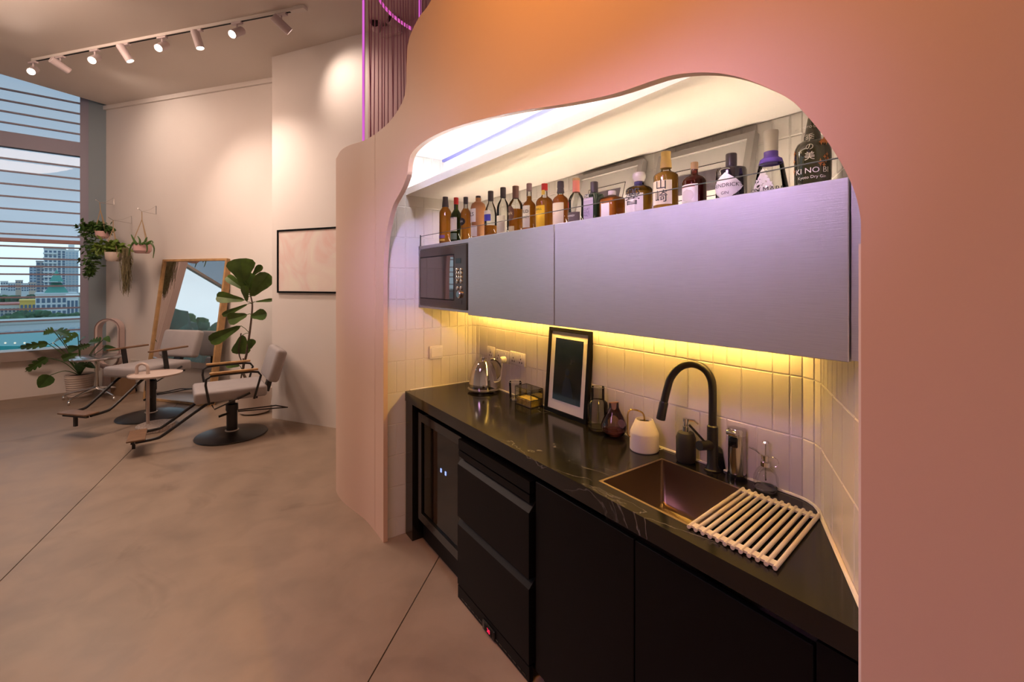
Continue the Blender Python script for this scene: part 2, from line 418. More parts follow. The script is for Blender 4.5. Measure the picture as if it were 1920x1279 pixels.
def wallbox(name, A, B, thick, z0, z1, m, side):
    u = (B-A).normalized(); n = Vector((u.y, -u.x))*side
    mb = MB(); mb.prism([tuple(A), tuple(B), tuple(B+n*thick), tuple(A+n*thick)], z0, z1); return struct(name, mb, m)
wallbox('wall_far', C-uB*0.05, D+uB*0.9, 0.15, 0, CZ+0.5, M_white, -1)
uE = (Pw-Ew).normalized(); nE = Vector((uE.y, -uE.x))
mb = MB(); mb.prism([tuple(Ew), tuple(Ew+uE*4.5), tuple(Ew+uE*4.5-nE*1.2), tuple(Ew-nE*1.2)], 0, CZ+0.02); struct('wall_projecting', mb, M_white)
# thin cornice along the far wall
mb = MB(); z0 = CZ-0.06
mb.prism([tuple(C-uB*0.0), tuple(D+uB*0.4), tuple(D+uB*0.4+nB*0.03), tuple(C+nB*0.03)], z0, CZ); struct('trim_1', mb, M_white)
# rear and side walls of the room behind the camera
mb = MB(); mb.box(-8.4, 2.7, -7.3, -7.15, 0, CZ+0.02); struct('wall_rear', mb, M_white)
mb = MB(); mb.box(2.55, 2.7, -7.2, 2.6, 0, CZ+0.02); struct('wall_right', mb, M_white)
mb = MB(); mb.box(-3.0, 2.7, 2.6, 2.75, 0, CZ+0.02); struct('wall_left', mb, M_white)

# window wall: low parapet with sill, pillar at the corner, frame, grille bars, panes
def wz(py, px=75): return onwall(px, py, C, Wend).z
ZS = wz(655)                                            # sill height
def wp(s, off): return C+uW*s+nW*off                   # along the window wall
def wbox(mb, s0, s1, o0, o1, z0, z1):
    mb.prism([tuple(wp(s0, o0)), tuple(wp(s1, o0)), tuple(wp(s1, o1)), tuple(wp(s0, o1))], z0, z1)
mb = MB(); wbox(mb, -0.02, 9.5, -0.25, 0.0, 0, ZS-0.13); struct('wall_window', mb, M_white)
mb = MB(); wbox(mb, -0.02, 9.5, -0.25, 0.10, ZS-0.13, ZS); struct('trim_2', mb, mat('sill_stone', (0.36, 0.30, 0.27), 0.4, var=0.06))
def s_at(px):
    p = onwall(px, 500, C, Wend).to_2d(); return (p-C).dot(uW)
sP = s_at(166); sF = s_at(150)
mb = MB(); wbox(mb, -0.02, sP, -0.25, 0.02, ZS, CZ+0.5); struct('wall_corner', mb, M_pillar)
def window(name, s0, s1):
    fr = MB(); fw = sF-sP
    wbox(fr, s0, s0+fw, -0.10, 0.0, ZS, CZ+0.45)
    wbox(fr, s1-fw, s1, -0.10, 0.0, ZS, CZ+0.45)
    o = struct(name, fr, M_winfr)
    r = MB(); wbox(r, s0+fw, s1-fw, -0.10, 0.01, wz(283), wz(256)); r.build('transom', M_winfr, o, smooth=False)
    r = MB(); wbox(r, s0+fw, s1-fw, -0.09, 0.005, wz(455.5), wz(448.5)); r.build('rail', mat('window_rail_pink', (0.42, 0.27, 0.29), 0.5), o, smooth=False)
    ys = [(178.6), (199), (219), (239), (304), (327), (350), (372.5), (395), (419), (441), (463), (485.5), (500), (514.5), (536.5), (557), (579), (601), (622)]
    for y in ys:
        z = wz(y); r = MB(); wbox(r, s0+fw, s1-fw, -0.045, -0.02, z-0.011, z+0.011); r.build('grille_bar', M_winfr, o, smooth=False)
    g = MB(); wbox(g, s0+fw, s1-fw, -0.075, -0.07, wz(452), CZ+0.45); g.build('pane', G_film, o, smooth=False)
    g = MB(); wbox(g, s0+fw, s1-fw, -0.075, -0.07, ZS, wz(452)); g.build('pane', G_win, o, smooth=False)
    return o
window('window_1', sP, 1.45)
def window_plain(name, s0, s1, zt_):
    fr = MB(); fw = 0.08
    wbox(fr, s0, s0+fw, -0.10, 0.0, ZS, CZ+0.45); wbox(fr, s1-fw, s1, -0.10, 0.0, ZS, CZ+0.45)
    o = struct(name, fr, M_winfr)
    r = MB(); wbox(r, s0+fw, s1-fw, -0.09, 0.01, zt_, zt_+.05); r.build('transom', M_white, o, smooth=False)
    g = MB(); wbox(g, s0+fw, s1-fw, -0.075, -0.07, ZS, zt_); g.build('pane', G_side, o, smooth=False)
    g = MB(); wbox(g, s0+fw, s1-fw, -0.075, -0.07, zt_, CZ+0.45); g.build('pane', G_film, o, smooth=False)
mb = MB(); wbox(mb, 1.45, 1.75, -0.25, 0.0, ZS, CZ+0.5); struct('wall_window.001', mb, M_white)
window_plain('window_2', 1.75, 6.6, 2.50); window_plain('window_3', 6.6, 9.5, 2.50)
cw = wp(1.85, .12); cu_ = thing('window_curtain', 'pale pink pleated curtain at the side window, seen in mirror', 'curtain', (cw.x, cw.y, .3))
mb = MB(); vs = []; nn_ = 60
for zz in (.08, CZ-.15):
    for k in range(nn_+1):
        p = wp(1.50+.68*k/nn_, .15+.035*math.sin(k*1.05)); vs.append((p.x, p.y, zz))
mb.add(vs, [(k, k+1, nn_+2+k, nn_+1+k) for k in range(nn_)]); mb.build('cloth', mat('curtain_cloth', (.70, .58, .55), .8), cu_, world=True, ang=1.5)
mb = MB(); p0 = wp(1.45, .15); p1 = wp(2.3, .15); mb.tube([(p0.x, p0.y, CZ-.14), (p1.x, p1.y, CZ-.14)], .012, 8); mb.build('rod', M_chrome2, cu_, world=True)

# ------------------------------------------------------------------ the curved peach wall with the nook opening
YP = 0.925
plan = [(2.6, .925), (-2.6, .925), (-2.85, .923), (-3.03, .912), (-3.226, .876), (-3.359, .856), (-3.478, .853), (-3.6, .868), (-3.72, .92), (-3.81, 1.0), (-3.87, 1.12), (-3.89, 1.35)]
pl = [Vector(plan[0]), Vector(plan[1])] + [Vector(p) for p in catmull([Vector(q).to_3d() for q in plan[1:]], 6)[1:]]
pl = [p.to_2d() if len(p) == 3 else p for p in pl]
cum = [0.0]
for i in range(1, len(pl)): cum.append(cum[-1]+(pl[i]-pl[i-1]).length)
SX = cum[1] + plan[1][0]                               # s = SX - X on the straight part
def planpt(s):
    for i in range(1, len(pl)):
        if s <= cum[i] or i == len(pl)-1:
            k = (s-cum[i-1])/(cum[i]-cum[i-1]); return pl[i-1]+(pl[i]-pl[i-1])*k
def onpanel(px, py):
    d = ray(px); best = None
    for i in range(1, len(pl)):
        a, b = pl[i-1], pl[i]; e = b-a
        den = d.x*(-e.y)-d.y*(-e.x)
        if abs(den) < 1e-9: continue
        t = (a.x*(-e.y)-a.y*(-e.x))/den; k = (d.x*a.y-d.y*a.x)/den
        if t > 0 and -1e-6 <= k <= 1+1e-6 and (best is None or t < best[0]): best = (t, cum[i-1]+k*(cum[i]-cum[i-1]))
    t, s = best; return s, CH+(HZ-py)/FPX*t
sEnd = cum[-1]
topc = [onpanel(*q) for q in ((2, 0),)] if False else []
topk = [onpanel(*q) for q in ((808.6, 0), (783.5, 36), (766.5, 75.5), (762.3, 118.7), (761.5, 158), (754.7, 190.6), (733, 225), (708, 248), (681, 264), (654, 273), (639.6, 282), (632.4, 294))]
s8, z8 = topk[0]
topk = [(0, CZ+0.02), (s8-0.75, CZ+0.02), (s8-0.6, 3.9), (s8-0.42, 3.45), (s8-0.18, 3.06)] + topk + [(topk[-1][0]+0.12, 2.52), (sEnd-0.15, 2.42), (sEnd, 2.35)]
def dense(k, n):
    out = [k[0]]
    pts = catmull([Vector((a, b, 0)) for a, b in k], n)
    for p in pts[1:]:
        s = max(p.x, out[-1][0]+1e-4); out.append((s, p.y))
    return out
TOP = dense(topk, 8)
def interp(T, s):
    for i in range(1, len(T)):
        if s <= T[i][0]:
            a, b = T[i-1], T[i]; k = (s-a[0])/max(b[0]-a[0], 1e-9); return a[1]+(b[1]-a[1])*k
    return T[-1][1]
XL, XR = -2.687, -0.284
opx = [(XR, 1.20), (-.2825, 1.45), (-.2815, 1.60), (-.283, 1.682), (-.290, 1.735), (-.302, 1.775), (-.319, 1.815), (-.343, 1.862), (-.374, 1.912), (-.397, 1.942), (-.436, 1.977), (-.489, 2.017), (-.548, 2.050), (-.613, 2.074), (-.686, 2.090), (-.84, 2.104), (-1.035, 2.140), (-1.256, 2.189), (-1.544, 2.242), (-1.799, 2.278), (-1.953, 2.291), (-2.10, 2.293), (-2.19, 2.285), (-2.262, 2.264), (-2.290, 2.225), (-2.308, 2.172), (-2.366, 2.119), (-2.44, 2.078), (-2.518, 2.037), (-2.575, 1.975), (-2.622, 1.902), (-2.655, 1.82), (-2.675, 1.73), (-2.684, 1.62), (XL, 1.45)]
ops = [(SX-x, z) for x, z in opx]
ops2 = []
for p in catmull([Vector((a, b, 0)) for a, b in ops], 4):
    ops2.append((p.x, p.y))
# make monotone in s
OPN = [(SX-XR, ops2[0][1])]
for s, z in ops2[1:]:
    OPN.append((min(max(s, OPN[-1][0]+2e-5), SX-XL), z))
S0, S1 = SX-XR, SX-XL
def panel_mesh(sa, sb):
    ss = set([sa, sb]); ss |= {s for s, _ in TOP if sa < s < sb}; ss |= {s for s, _ in OPN if sa < s < sb}; ss |= {c for c in cum if sa < c < sb}
    ss |= {s for s in (S0, S1) if sa < s < sb}
    ss = sorted(ss); v = []; f = []; idx = {}
    def V(s, z):
        k = (round(s, 5), round(z, 5))
        if k not in idx:
            p = planpt(s); idx[k] = len(v); v.append((p.x, p.y, z))
        return idx[k]
    for a, b in zip(ss[:-1], ss[1:]):
        mid = (a+b)/2
        if S0 < mid < S1: la, lb = interp(OPN, a), interp(OPN, b)
        else: la = lb = 0.0
        ta, tb = interp(TOP, a), interp(TOP, b)
        # split columns at fixed heights outside of the opening so that jamb vertices match
        q = [V(a, la), V(b, lb), V(b, tb), V(a, ta)]
        f.append(tuple(q))
    return v, f
def panel(name, sa, sb, parent=None):
    v, f = panel_mesh(sa, sb); mb = MB()
    # give thickness: offset along the plan normal (towards +Y)
    n = len(v)
    back = []
    for x, y, z in v:
        # local normal from plan tangent
        best = min(range(1, len(pl)), key=lambda i: (pl[i]-Vector((x, y))).length+(pl[i-1]-Vector((x, y))).length-(pl[i]-pl[i-1]).length)
        t = (pl[best]-pl[best-1]).normalized(); nn = Vector((t.y, -t.x)); nn = nn if nn.dot(Vector((0.35, 1))) > 0 else -nn
        back.append((x+nn.x*0.027, y+nn.y*0.027, z))
    mb.add(v, f); mb.add(back, [tuple(reversed(q)) for q in f])
    from collections import Counter
    ed = Counter(); orient = {}
    for q in f:
        for i in range(len(q)):
            a, b = q[i], q[(i+1) % len(q)]; ed[frozenset((a, b))] += 1; orient[frozenset((a, b))] = (a, b)
    for k, c in ed.items():
        if c == 1:
            a, b = orient[k]; mb.f.append((b, a, n+a, n+b)); mb.m.append(0)
    return mb.build(name, M_peach, parent, smooth=True, ang=0.5)
sSeam = onpanel(703, 700)[0]
WF = panel('wall_front', 0.0, sSeam-0.0022); WF['kind'] = 'structure'
panel('wall_panel', sSeam+0.0022, sEnd, WF)

# ------------------------------------------------------------------ nook: tiled walls, soffit, cove
XW, YB = -2.71, 1.583
SOF = 2.14
path = [Vector((XW, 0.953)), Vector((XW, 1.523))]
for k in range(1, 7):
    a = PI - (PI/2)*k/6; path.append(Vector((XW+0.06+0.06*math.cos(a), 1.523+0.06*math.sin(a))))
rend = Vector((-.379, 1.204)); rdir = Vector((.165, -.282)).normalized()
A1 = Vector((-.640, YB)); 
cor = [Vector(p).to_2d() for p in catmull([(-.70, YB, 0), (-.640, YB, 0), (-.585, 1.552, 0), (-.548, 1.492, 0), (-.50, 1.411, 0)], 5)]
cor = [p for p in cor if p.x >= -.641 and p.x < -.5485]
path += cor + [Vector((-.548, 1.492)), Vector((-.232, .953))]
pc = [0.0]
for i in range(1, len(path)): pc.append(pc[-1]+(path[i]-path[i-1]).length)
def pathpt(s):
    for i in range(1, len(path)):
        if s <= pc[i] or i == len(path)-1:
            k = (s-pc[i-1])/(pc[i]-pc[i-1]); t = (path[i]-path[i-1]).normalized(); return path[i-1]+(path[i]-path[i-1])*k, t
sC1 = pc[1]; sC2 = pc[7]; sR0 = pc[[i for i, p in enumerate(path) if p.x > -.66 and p.y > 1.5][0]]; sR1 = pc[-2]; sE = pc[-1]
def back_strip(name, sa, sb, z0, z1):
    ss = [sa]+[c for c in pc if sa < c < sb]+[sb]; inner = []; outer = []
    for s in ss:
        p, t = pathpt(s); n = Vector((-t.y, t.x))          # outward (away from the room of the nook)
        inner.append(p+n*0.0022); outer.append(p+n*0.12)
    mb = MB(); mb.prism([tuple(p) for p in inner]+[tuple(p) for p in reversed(outer)], z0, z1)
    return struct(name, mb, M_grout)
WL = back_strip('wall_nook_left', 0, sC2, 0, 2.45)
WB = back_strip('wall_nook_back', sC2, sR0, 0, 2.45)
WR = back_strip('wall_nook_right', sR0, sE, 0, 2.45)
tmesh = {}
def tile(s0, s1, z0, z1, parent):
    g = 0.0014; wd = round(s1-s0-2*g, 4); hg = round(z1-z0-2*g, 4)
    if wd < 0.012 or hg < 0.02: return
    k = (wd, hg)
    if k not in tmesh:
        b = 0.0022; x, z = wd/2, hg/2; th = 0.007
        vs = [(-x, th, -z), (x, th, -z), (x, th, z), (-x, th, z), (-x, b*0.8, -z), (x, b*0.8, -z), (x, b*0.8, z), (-x, b*0.8, z),
              (-x+b, 0, -z+b), (x-b, 0, -z+b), (x-b, 0, z-b), (-x+b, 0, z-b)]
        fs = [(0, 1, 5, 4), (1, 2, 6, 5), (2, 3, 7, 6), (3, 0, 4, 7), (4, 5, 9, 8), (5, 6, 10, 9), (6, 7, 11, 10), (7, 4, 8, 11), (8, 9, 10, 11), (3, 2, 1, 0)]
        me = bpy.data.meshes.new('tile'); me.from_pydata(vs, [], fs); me.materials.append(M_tile); tmesh[k] = me
    p0, _ = pathpt(s0); p1, _ = pathpt(s1); t = (p1-p0).normalized(); p = (p0+p1)/2
    o = link(bpy.data.objects.new('tile', tmesh[k])); o.parent = parent
    o.location = (p.x, p.y, (z0+z1)/2); o.rotation_euler = (random.uniform(-.004, .004), 0, math.atan2(t.y, t.x)+random.uniform(-.004, .004))
rows = [0.0, 0.117, 0.312, 0.507, 0.702, 0.897, 1.092, 1.287, 1.482, 1.677, 1.872, 2.067, 2.262, 2.40]
NL, NB = 0.0612, 0.0533
for ri in range(len(rows)-1):
    z0, z1 = rows[ri], rows[ri+1]
    wide = ri in (1, 2, 4, 6, 9, 11)
    # left wall, narrow strips through the curved corner
    smax = sC1 if z0 >= 0.85 else (1.10-0.953)
    if 1.42 <= z0 and z1 <= 1.70: smax = 1.19-0.953
    s = 0.0; k = 0
    while s < smax-0.015:
        wdt = NL*2 if (wide and s < 0.48) or (ri == 4 and s < .1) else NL
        s1 = min(s+wdt, smax)
        tile(s, s1, z0, z1, WL); s = s1
    if z0 >= 0.85:
        if not (1.42 <= z0 and z1 <= 1.70):
            n = 3
            for k in range(n): tile(sC1+(sC2-sC1)*k/n, sC1+(sC2-sC1)*(k+1)/n, z0, min(z1, 2.40), WL)
        # back wall
        if not (1.45 <= z0 < 1.6) and z0 < 2.1:
            s = sC2; zt = min(z1, SOF)
            while s < sR0-0.015:
                wdt = NB*2 if (wide and ri == 6 and s < sR0-0.12) or (ri == 5 and s > sR0-0.62 and s < sR0-.1) else NB
                s1 = min(s+wdt, sR0)
                if sR0-s1 < 0.02: s1 = sR0
                tile(s, s1, z0, zt, WB); s = s1
        n = 3
        for k in range(n): tile(sR0+(sR1-sR0)*k/n, sR0+(sR1-sR0)*(k+1)/n, z0, z1, WR)
        s = sR1
        while s < sE-0.015:
            s1 = min(s+(NB*2 if ri in (5, 6) else NB), sE)
            tile(s, s1, z0, z1, WR); s = s1
mb = MB(); mb.box(-0.2965, -0.270, 0.9535, 0.962, 0.0, 1.66); struct('trim_4', mb, M_white)
# soffit above the bottles, cove above it
mb = MB(); mb.box(XW, -0.1, 1.077, 1.62, SOF, 2.18); mb.box(XW, -0.1, 1.34, 1.62, 2.18, 2.42)
struct('trim_3', mb, M_white)
mb = MB(); mb.box(XW-0.1, -0.05, 0.953, 1.62, 2.40, 2.48); struct('ceiling.002', mb, M_white)
mb = MB(); mb.box(XW+0.01, -0.2, 1.325, 1.345, 2.385, 2.399); tag(mb.build('light_profile', mat('violet_anodised', (0.25, 0.25, 0.62), 0.4)), 'thin blue metal profile where the cove meets the nook ceiling', 'profile')
def strip(name, label, x0, x1, y0, y1, z0, z1, m):
    mb = MB(); mb.box(x0, x1, y0, y1, z0, z1); return tag(mb.build(name, m, smooth=False), label, 'light strip')
strip('cove_light_strip', 'white light strip in the nook ceiling right behind the peach header', XW+0.02, -0.3, 0.962, 0.972, 2.388, 2.394, glow('led_white', (0.86, 0.88, 1.0), 60))
strip('cove_light_strip', 'white light strip lying on top of the soffit in the ceiling cove', XW+0.03, -0.3, 1.20, 1.21, 2.1815, 2.187, glow('led_cove', (0.93, 0.95, 1.0), 120))
strip('shelf_light_strip', 'warm light strip sunk in a slot along the front of the bottle shelf', -2.6, -0.42, 1.1795, 1.1860, 1.8060, 1.8085, glow('led_warm', (1.0, 0.75, 0.45), 48))
strip('shelf_back_fill_strip', 'added warm fill strip lying on the bottle shelf behind the bottles', -2.64, -0.50, 1.400, 1.407, 1.8200, 1.8225, glow('fill_warm_back', (1.0, 0.79, 0.58), 115))  # added out of sight to brighten the back wall and bottles
strip('counter_light_strip', 'yellow light strip under the back of the wall cabinets', -2.64, -0.66, 1.538, 1.547, 1.4145, 1.4195, glow('led_yellow', (1.0, 0.57, 0.11), 150))

# unseen fill strip added behind the header, following the opening's curve
hp_ = []
for i, (s_, z_) in enumerate(OPN):
    x_ = SX-s_
    if -2.08 < x_ < -.55 and i % 3 == 0: hp_.append((x_, .9625, z_+.014))
mb = MB(); mb.tube(hp_, .004, 6); tag(mb.build('header_fill_strip', glow('fill_header', (1.0, .84, .66), 15)), 'added warm white fill strip behind the curved header of the opening', 'light strip')

# ------------------------------------------------------------------ wall cabinets, microwave, rail
YU, ZB_, ZT_ = 1.155, 1.422, 1.8195
cab = thing('wall_cabinet', 'brushed steel wall cabinet with two large flap doors over the counter', 'cabinet', (-1.2, YU, ZB_))
mb = MB(); mb.box(-2.70, -0.36, 1.190, 1.572, ZT_-0.02, ZT_); mb.box(-2.70, -0.36, YU+.022, 1.192, ZT_-.03, ZT_-.017)
mb.box(-2.70, -0.36, YU+0.022, 1.572, ZB_+0.006, ZB_+0.024); mb.box(-2.70, -2.683, YU+0.004, 1.572, ZB_+0.006, ZT_-0.002)
mb.box(-2.70, -2.045, YU+0.004, YU+0.03, ZT_-0.022, ZT_-0.002); mb.box(-2.70, -2.045, YU+0.004, YU+0.03, ZB_+0.006, ZB_+0.018)
mb.box(-0.40, -0.383, YU+0.022, 1.39, ZB_+0.006, ZT_); mb.build('carcass', M_steel, cab, world=True, smooth=False)
for x0, x1 in ((-2.049, -1.3605), (-1.3555, -0.377)):
    mb = MB(); mb.rbox(x0, x1, YU, YU+0.02, ZB_-0.004, ZT_+0.001, 0.0015, seg=1); mb.build('door', M_steel, cab, world=True, ang=0.3)
# strip of metal beside the cabinet, at the slanted wall
mb = MB(); mb.box(-0.3735, -0.340, 1.160, 1.172, ZB_, ZT_-0.003); tag(mb.build('filler_strip', M_steel), 'narrow steel filler strip between wall cabinet and slanted tiled wall', 'panel')

mw = thing('microwave_oven', 'dark built-in microwave oven at the left end of the wall cabinet', 'microwave', (-2.36, YU, ZB_))
mx0, mx1, mz0, mz1 = -2.664, -2.062, 1.443, 1.793
mb = MB(); mb.box(mx0+0.02, mx1-0.02, YU+0.02, 1.5, mz0+0.01, mz1-0.01); mb.build('body', M_black, mw, world=True, smooth=False)
M_mw = mat('microwave_front', (0.10, 0.085, 0.078), 0.22, metal=0.6)
mb = MB(); mb.rbox(mx0, mx1, YU-0.004, YU+0.018, mz0, mz1, 0.003, seg=1); front = mb.build('front_panel', M_mw, mw, world=True, ang=0.3)
gx0, gx1 = ony(790.5, 500, YU).x, ony(852, 500, YU).x
mb = MB(); mb.box(gx0, gx1, YU-0.007, YU-0.003, mz0+0.05, mz1-0.055); mb.build('door_glass', mat('microwave_glass', (0.05, 0.045, 0.05), 0.04, spec=1.0, coat=1.0), mw, world=True, smooth=False)
mb = MB(); mb.box(gx0-0.004, gx1+0.002, YU-0.0065, YU-0.0035, mz1-0.055, mz1-0.048); mb.box(gx0-0.005, gx0, YU-0.0065, YU-0.0035, mz0+0.046, mz1-0.05); mb.box(gx0-0.004, gx1, YU-0.0065, YU-0.0035, mz0+0.045, mz0+0.05)
mb.build('door_gasket', M_black, mw, world=True, smooth=False)
for i, (px, py) in enumerate([(857, 506.5), (864.5, 506.5), (857, 513), (861, 513), (865, 513), (857, 521), (861, 521), (865, 521), (857.5, 528), (865, 528), (858, 540.5), (864.5, 540.5)]):
    p = ony(px, py, YU-0.004); mb = MB(); mb.lathe([(0.0105, 0), (0.0105, 0.004), (0.007, 0.006), (0, 0.006)], 12, M=Matrix.Rotation(PI/2, 4, 'X'), c=p); mb.build('button', M_chrome, mw, world=True)
p = ony(862.5, 552, YU-0.004); mb = MB(); mb.lathe([(0.021, 0), (0.021, 0.010), (0.017, 0.014), (0, 0.014)], 20, M=Matrix.Rotation(PI/2, 4, 'X'), c=p); mb.build('knob', M_chrome, mw, world=True)
p = ony(860.5, 489, YU); mb = MB(); mb.box(p.x-0.03, p.x+0.03, YU-0.0055, YU-0.0035, p.z-0.014, p.z+0.014); mb.build('display', M_blackg, mw, world=True, smooth=False)
p = ony(862, 566, YU); mb = MB(); mb.box(p.x-0.03, p.x+0.03, YU-0.006, YU-0.0035, p.z-0.010, p.z+0.010); mb.build('door_button', M_mw, mw, world=True, smooth=False)

rl = thing('shelf_rail', 'thin dark wire rail strung along the front of the bottle shelf', 'rail', (-2.66, 1.168, ZT_))
ra = ony(788.5, 443.5, 1.168); rb = ony(1582, 294.5, 1.168)
mb = MB(); mb.tube([ra, rb], 0.0016, 6); mb.build('wire', M_bmetal, rl, world=True)
mb = MB(); mb.tube([(ra.x, 1.168, ZT_-0.001), (ra.x, 1.168, ra.z+0.008)], 0.004, 8); mb.build('post', M_bmetal, rl, world=True)
mb = MB(); mb.tube([(rb.x, 1.168, rb.z), (rb.x+0.03, 1.215, rb.z-0.01)], 0.004, 8); mb.build('wall_anchor', M_bmetal, rl, world=True)

# framed pictures standing on the shelf behind the bottles
def art_frame(name, label, TL, TR, BL, BR, fw, dep, frame_m, art_m, matw, cat='picture', line=False, group=None, matb=None):
    """picture in a frame: corner points of the outer front, clockwise; depth goes to the back"""
    TL, TR, BL, BR = map(Vector, (TL, TR, BL, BR))
    x = (BR-BL); wd = x.length; x.normalize(); y = (TL-BL); ht = y.length; y = (y - x*y.dot(x)).normalized(); n = x.cross(y)   # n to the viewer
    T = thing(name, label, cat, BL+x*wd/2, 0, group)
    M = axisM(BL, x, y, n)
    fr = MB()
    fr.box(0, wd, 0, fw, -dep, 0, M); fr.box(0, wd, ht-fw, ht, -dep, 0, M); fr.box(0, fw, fw, ht-fw, -dep, 0, M); fr.box(wd-fw, wd, fw, ht-fw, -dep, 0, M)
    fr.build('frame', frame_m, T, world=True, smooth=False)
    mt = MB(); mt.box(fw, wd-fw, fw, ht-fw, -dep*0.8, -dep*0.35, M); mt.build('mount', M_paper, T, world=True, smooth=False)
    mb_ = matw if matb is None else matb
    if line:
        l = MB(); q = fw+matw*0.72; e = 0.0025; zf = -dep*0.35+0.0008
        for a in ((q, wd-q, q, q+e), (q, wd-q, ht-q-e, ht-q), (q, q+e, q, ht-q), (wd-q-e, wd-q, q, ht-q)): l.box(a[0], a[1], a[2], a[3], zf-0.001, zf, M)
        l.build('mount_line', M_black, T, world=True, smooth=False)
    a = MB(); a.box(fw+matw, wd-fw-matw, fw+mb_, ht-fw-matw, -dep*0.6, -dep*0.35+0.0012, M); a.build('print', art_m, T, world=True, smooth=False)
    return T, M, wd, ht
P_dusk = print_mat('dusky_photo_print', [(0.3, (0.06, 0.05, 0.07)), (0.62, (0.16, 0.13, 0.16)), (0.75, (0.5, 0.45, 0.45))], 9)
def shelf_pic(label, pxl, pyl, pxr, pyr, zb):
    a = ony(pxl, pyl, 1.555); b = ony(pxr, pyr, 1.555); zt = (a.z+b.z)/2 if pyl else b.z; zt = min(zt, SOF-0.012)
    return art_frame('framed_picture', label, (a.x, 1.555, zt), (b.x, 1.555, zt), (a.x, 1.47, zb), (b.x, 1.47, zb), 0.024, 0.03, M_grey, P_dusk, 0.085, line=True)
shelf_pic('smaller grey framed photograph leaning behind the square bottles on shelf', 1085, 329, 1206.5, 299, ZT_+0.001)
shelf_pic('larger grey framed photograph leaning behind the dark red bottle on shelf', 1235, 292, 1416, 246, ZT_+0.001)

# ------------------------------------------------------------------ bottles on the shelf
TXT = {}
def lettering(parent, lines, r, z0, mt, flat=False, ang=0.0, sy=1.0, name='lettering'):
    mb = MB()
    for body, size, dz, dx in lines:
        vs, fs = text2d(body, size)
        out = []
        for x, y, _ in vs:
            x += dx; zz = z0+dz+y
            if flat: out.append((x, -r*sy-0.0012, zz))
            else:
                a = -PI/2+ang+x/r; out.append(((r+0.0026)*math.cos(a), (r+0.0026)*math.sin(a), zz))
        mb.add(out, fs)
    return mb.build(name, mt, parent, smooth=False)
def label_patch(parent, r, z0, z1, half, mt, ang=0.0, flat=False, shape=None, name='label', sy=1.0, off=0.0006, rtop=None):
    mb = MB(); n = 14; vs = []; fs = []
    rows_ = 8
    for j in range(rows_+1):
        f = j/rows_; z = z0+(z1-z0)*f; hw = half*(shape(f) if shape else 1.0); rr = r+((rtop-r)*f if rtop is not None else 0)
        for i in range(n+1):
            u = -1+2*i/n
            if flat: vs.append((u*hw, -rr*sy-off, z))
            else:
                a = -PI/2+ang+u*hw/rr; vs.append(((rr+off)*math.cos(a), (rr+off)*math.sin(a), z))
    for j in range(rows_):
        for i in range(n):
            q = j*(n+1)+i; fs.append((q, q+1, q+n+2, q+n+1))
    mb.add(vs, fs); return mb.build(name, mt, parent)
def liq(col, nm): return mat('liquid_'+nm, col, 0.02, trans=0.5, ior=1.1)
L_amber = liq((1.0, 0.40, 0.035), 'amber'); L_gold = liq((1.0, 0.56, 0.08), 'gold'); L_brown = liq((0.95, 0.32, 0.035), 'brown'); L_red = liq((0.50, 0.05, 0.04), 'red')
I_black = mat('ink_black', (0.02, 0.02, 0.025), 0.5); I_white = mat('ink_white', (0.85, 0.83, 0.8), 0.5); I_red = mat('ink_red', (0.6, 0.05, 0.04), 0.5)
K = lambda n, c, r=0.45, **k: mat(n, c, r, **k)
P_cream = K('label_cream', (0.86, 0.78, 0.58)); P_white = K('label_white', (0.86, 0.84, 0.82)); P_purple = K('label_purple', (0.24, 0.12, 0.35)); P_gold = K('label_gold', (0.85, 0.6, 0.1))
YROW = 1.27
def bottle(label, pxl, pxr, ytop, shoulder=0.60, neck=0.36, ns=0.74, capz=0.88, cap=None, glass=G_clear, liquid=None, level=0.6, n=2.0, capr=None, body=None, Y=YROW, capf=None, prof=None, group='spirit bottles on the shelf', squash=1.0, bevel=0.04):
    pc_ = (pxl+pxr)/2; p = ony(pc_, 400, Y); al = math.atan((pxl-960)/FPX); ar = math.atan((pxr-960)/FPX)
    R_ = p.to_2d().length*math.sin((ar-al)/2); Ht = ony(pc_, ytop, Y).z-ZT_
    if n > 2: R_ *= 0.86
    T = thing('bottle', label, 'bottle', (p.x, Y, ZT_+0.0005), 0, group)
    if prof is None:
        prof = [(0.90, 0), (1.0, bevel*0.5), (1.0, shoulder), (0.96, shoulder+0.03), (0.80, shoulder+(ns-shoulder)*0.55), (neck*1.25, ns-0.015), (neck, ns+0.01), (neck*0.95, capz)]
    else: shoulder = prof['sh']; capz = prof['cz']; prof = prof['p']
    pts = [(a*R_, b*Ht) for a, b in prof]
    seg = 32 if n > 2 else 24
    glassname = 'glass' if body is None else 'body'
    mb = MB(); mb.lathe(pts, seg, n=n, sy=squash); mb.build(glassname, body or glass, T, ang=0.7)
    if liquid:
        lp = []; lv = level
        for a, b in prof:
            if b >= lv: break
            lp.append((a*R_*0.965, max(b*Ht, 0.004)))
        # radius at the level
        for (a0, b0), (a1, b1) in zip(prof[:-1], prof[1:]):
            if b0 <= lv <= b1: lp.append(((a0+(a1-a0)*(lv-b0)/max(b1-b0, 1e-6))*R_*0.965, lv*Ht)); break
        mb = MB(); mb.lathe(lp, seg, n=n, sy=squash); mb.build('liquid', liquid, T, ang=0.7)
    nr = pts[-1][0]
    cr_ = (capr*R_ if capr else nr*1.15)
    if cap:
        c0 = capz*Ht
        mb = MB(); mb.lathe(capf(cr_, c0, Ht) if capf else [(cr_, c0-0.002), (cr_, Ht-0.002), (cr_*0.93, Ht), (0, Ht)], 20); mb.build('cap', cap, T, ang=0.5)
    return T, R_, Ht
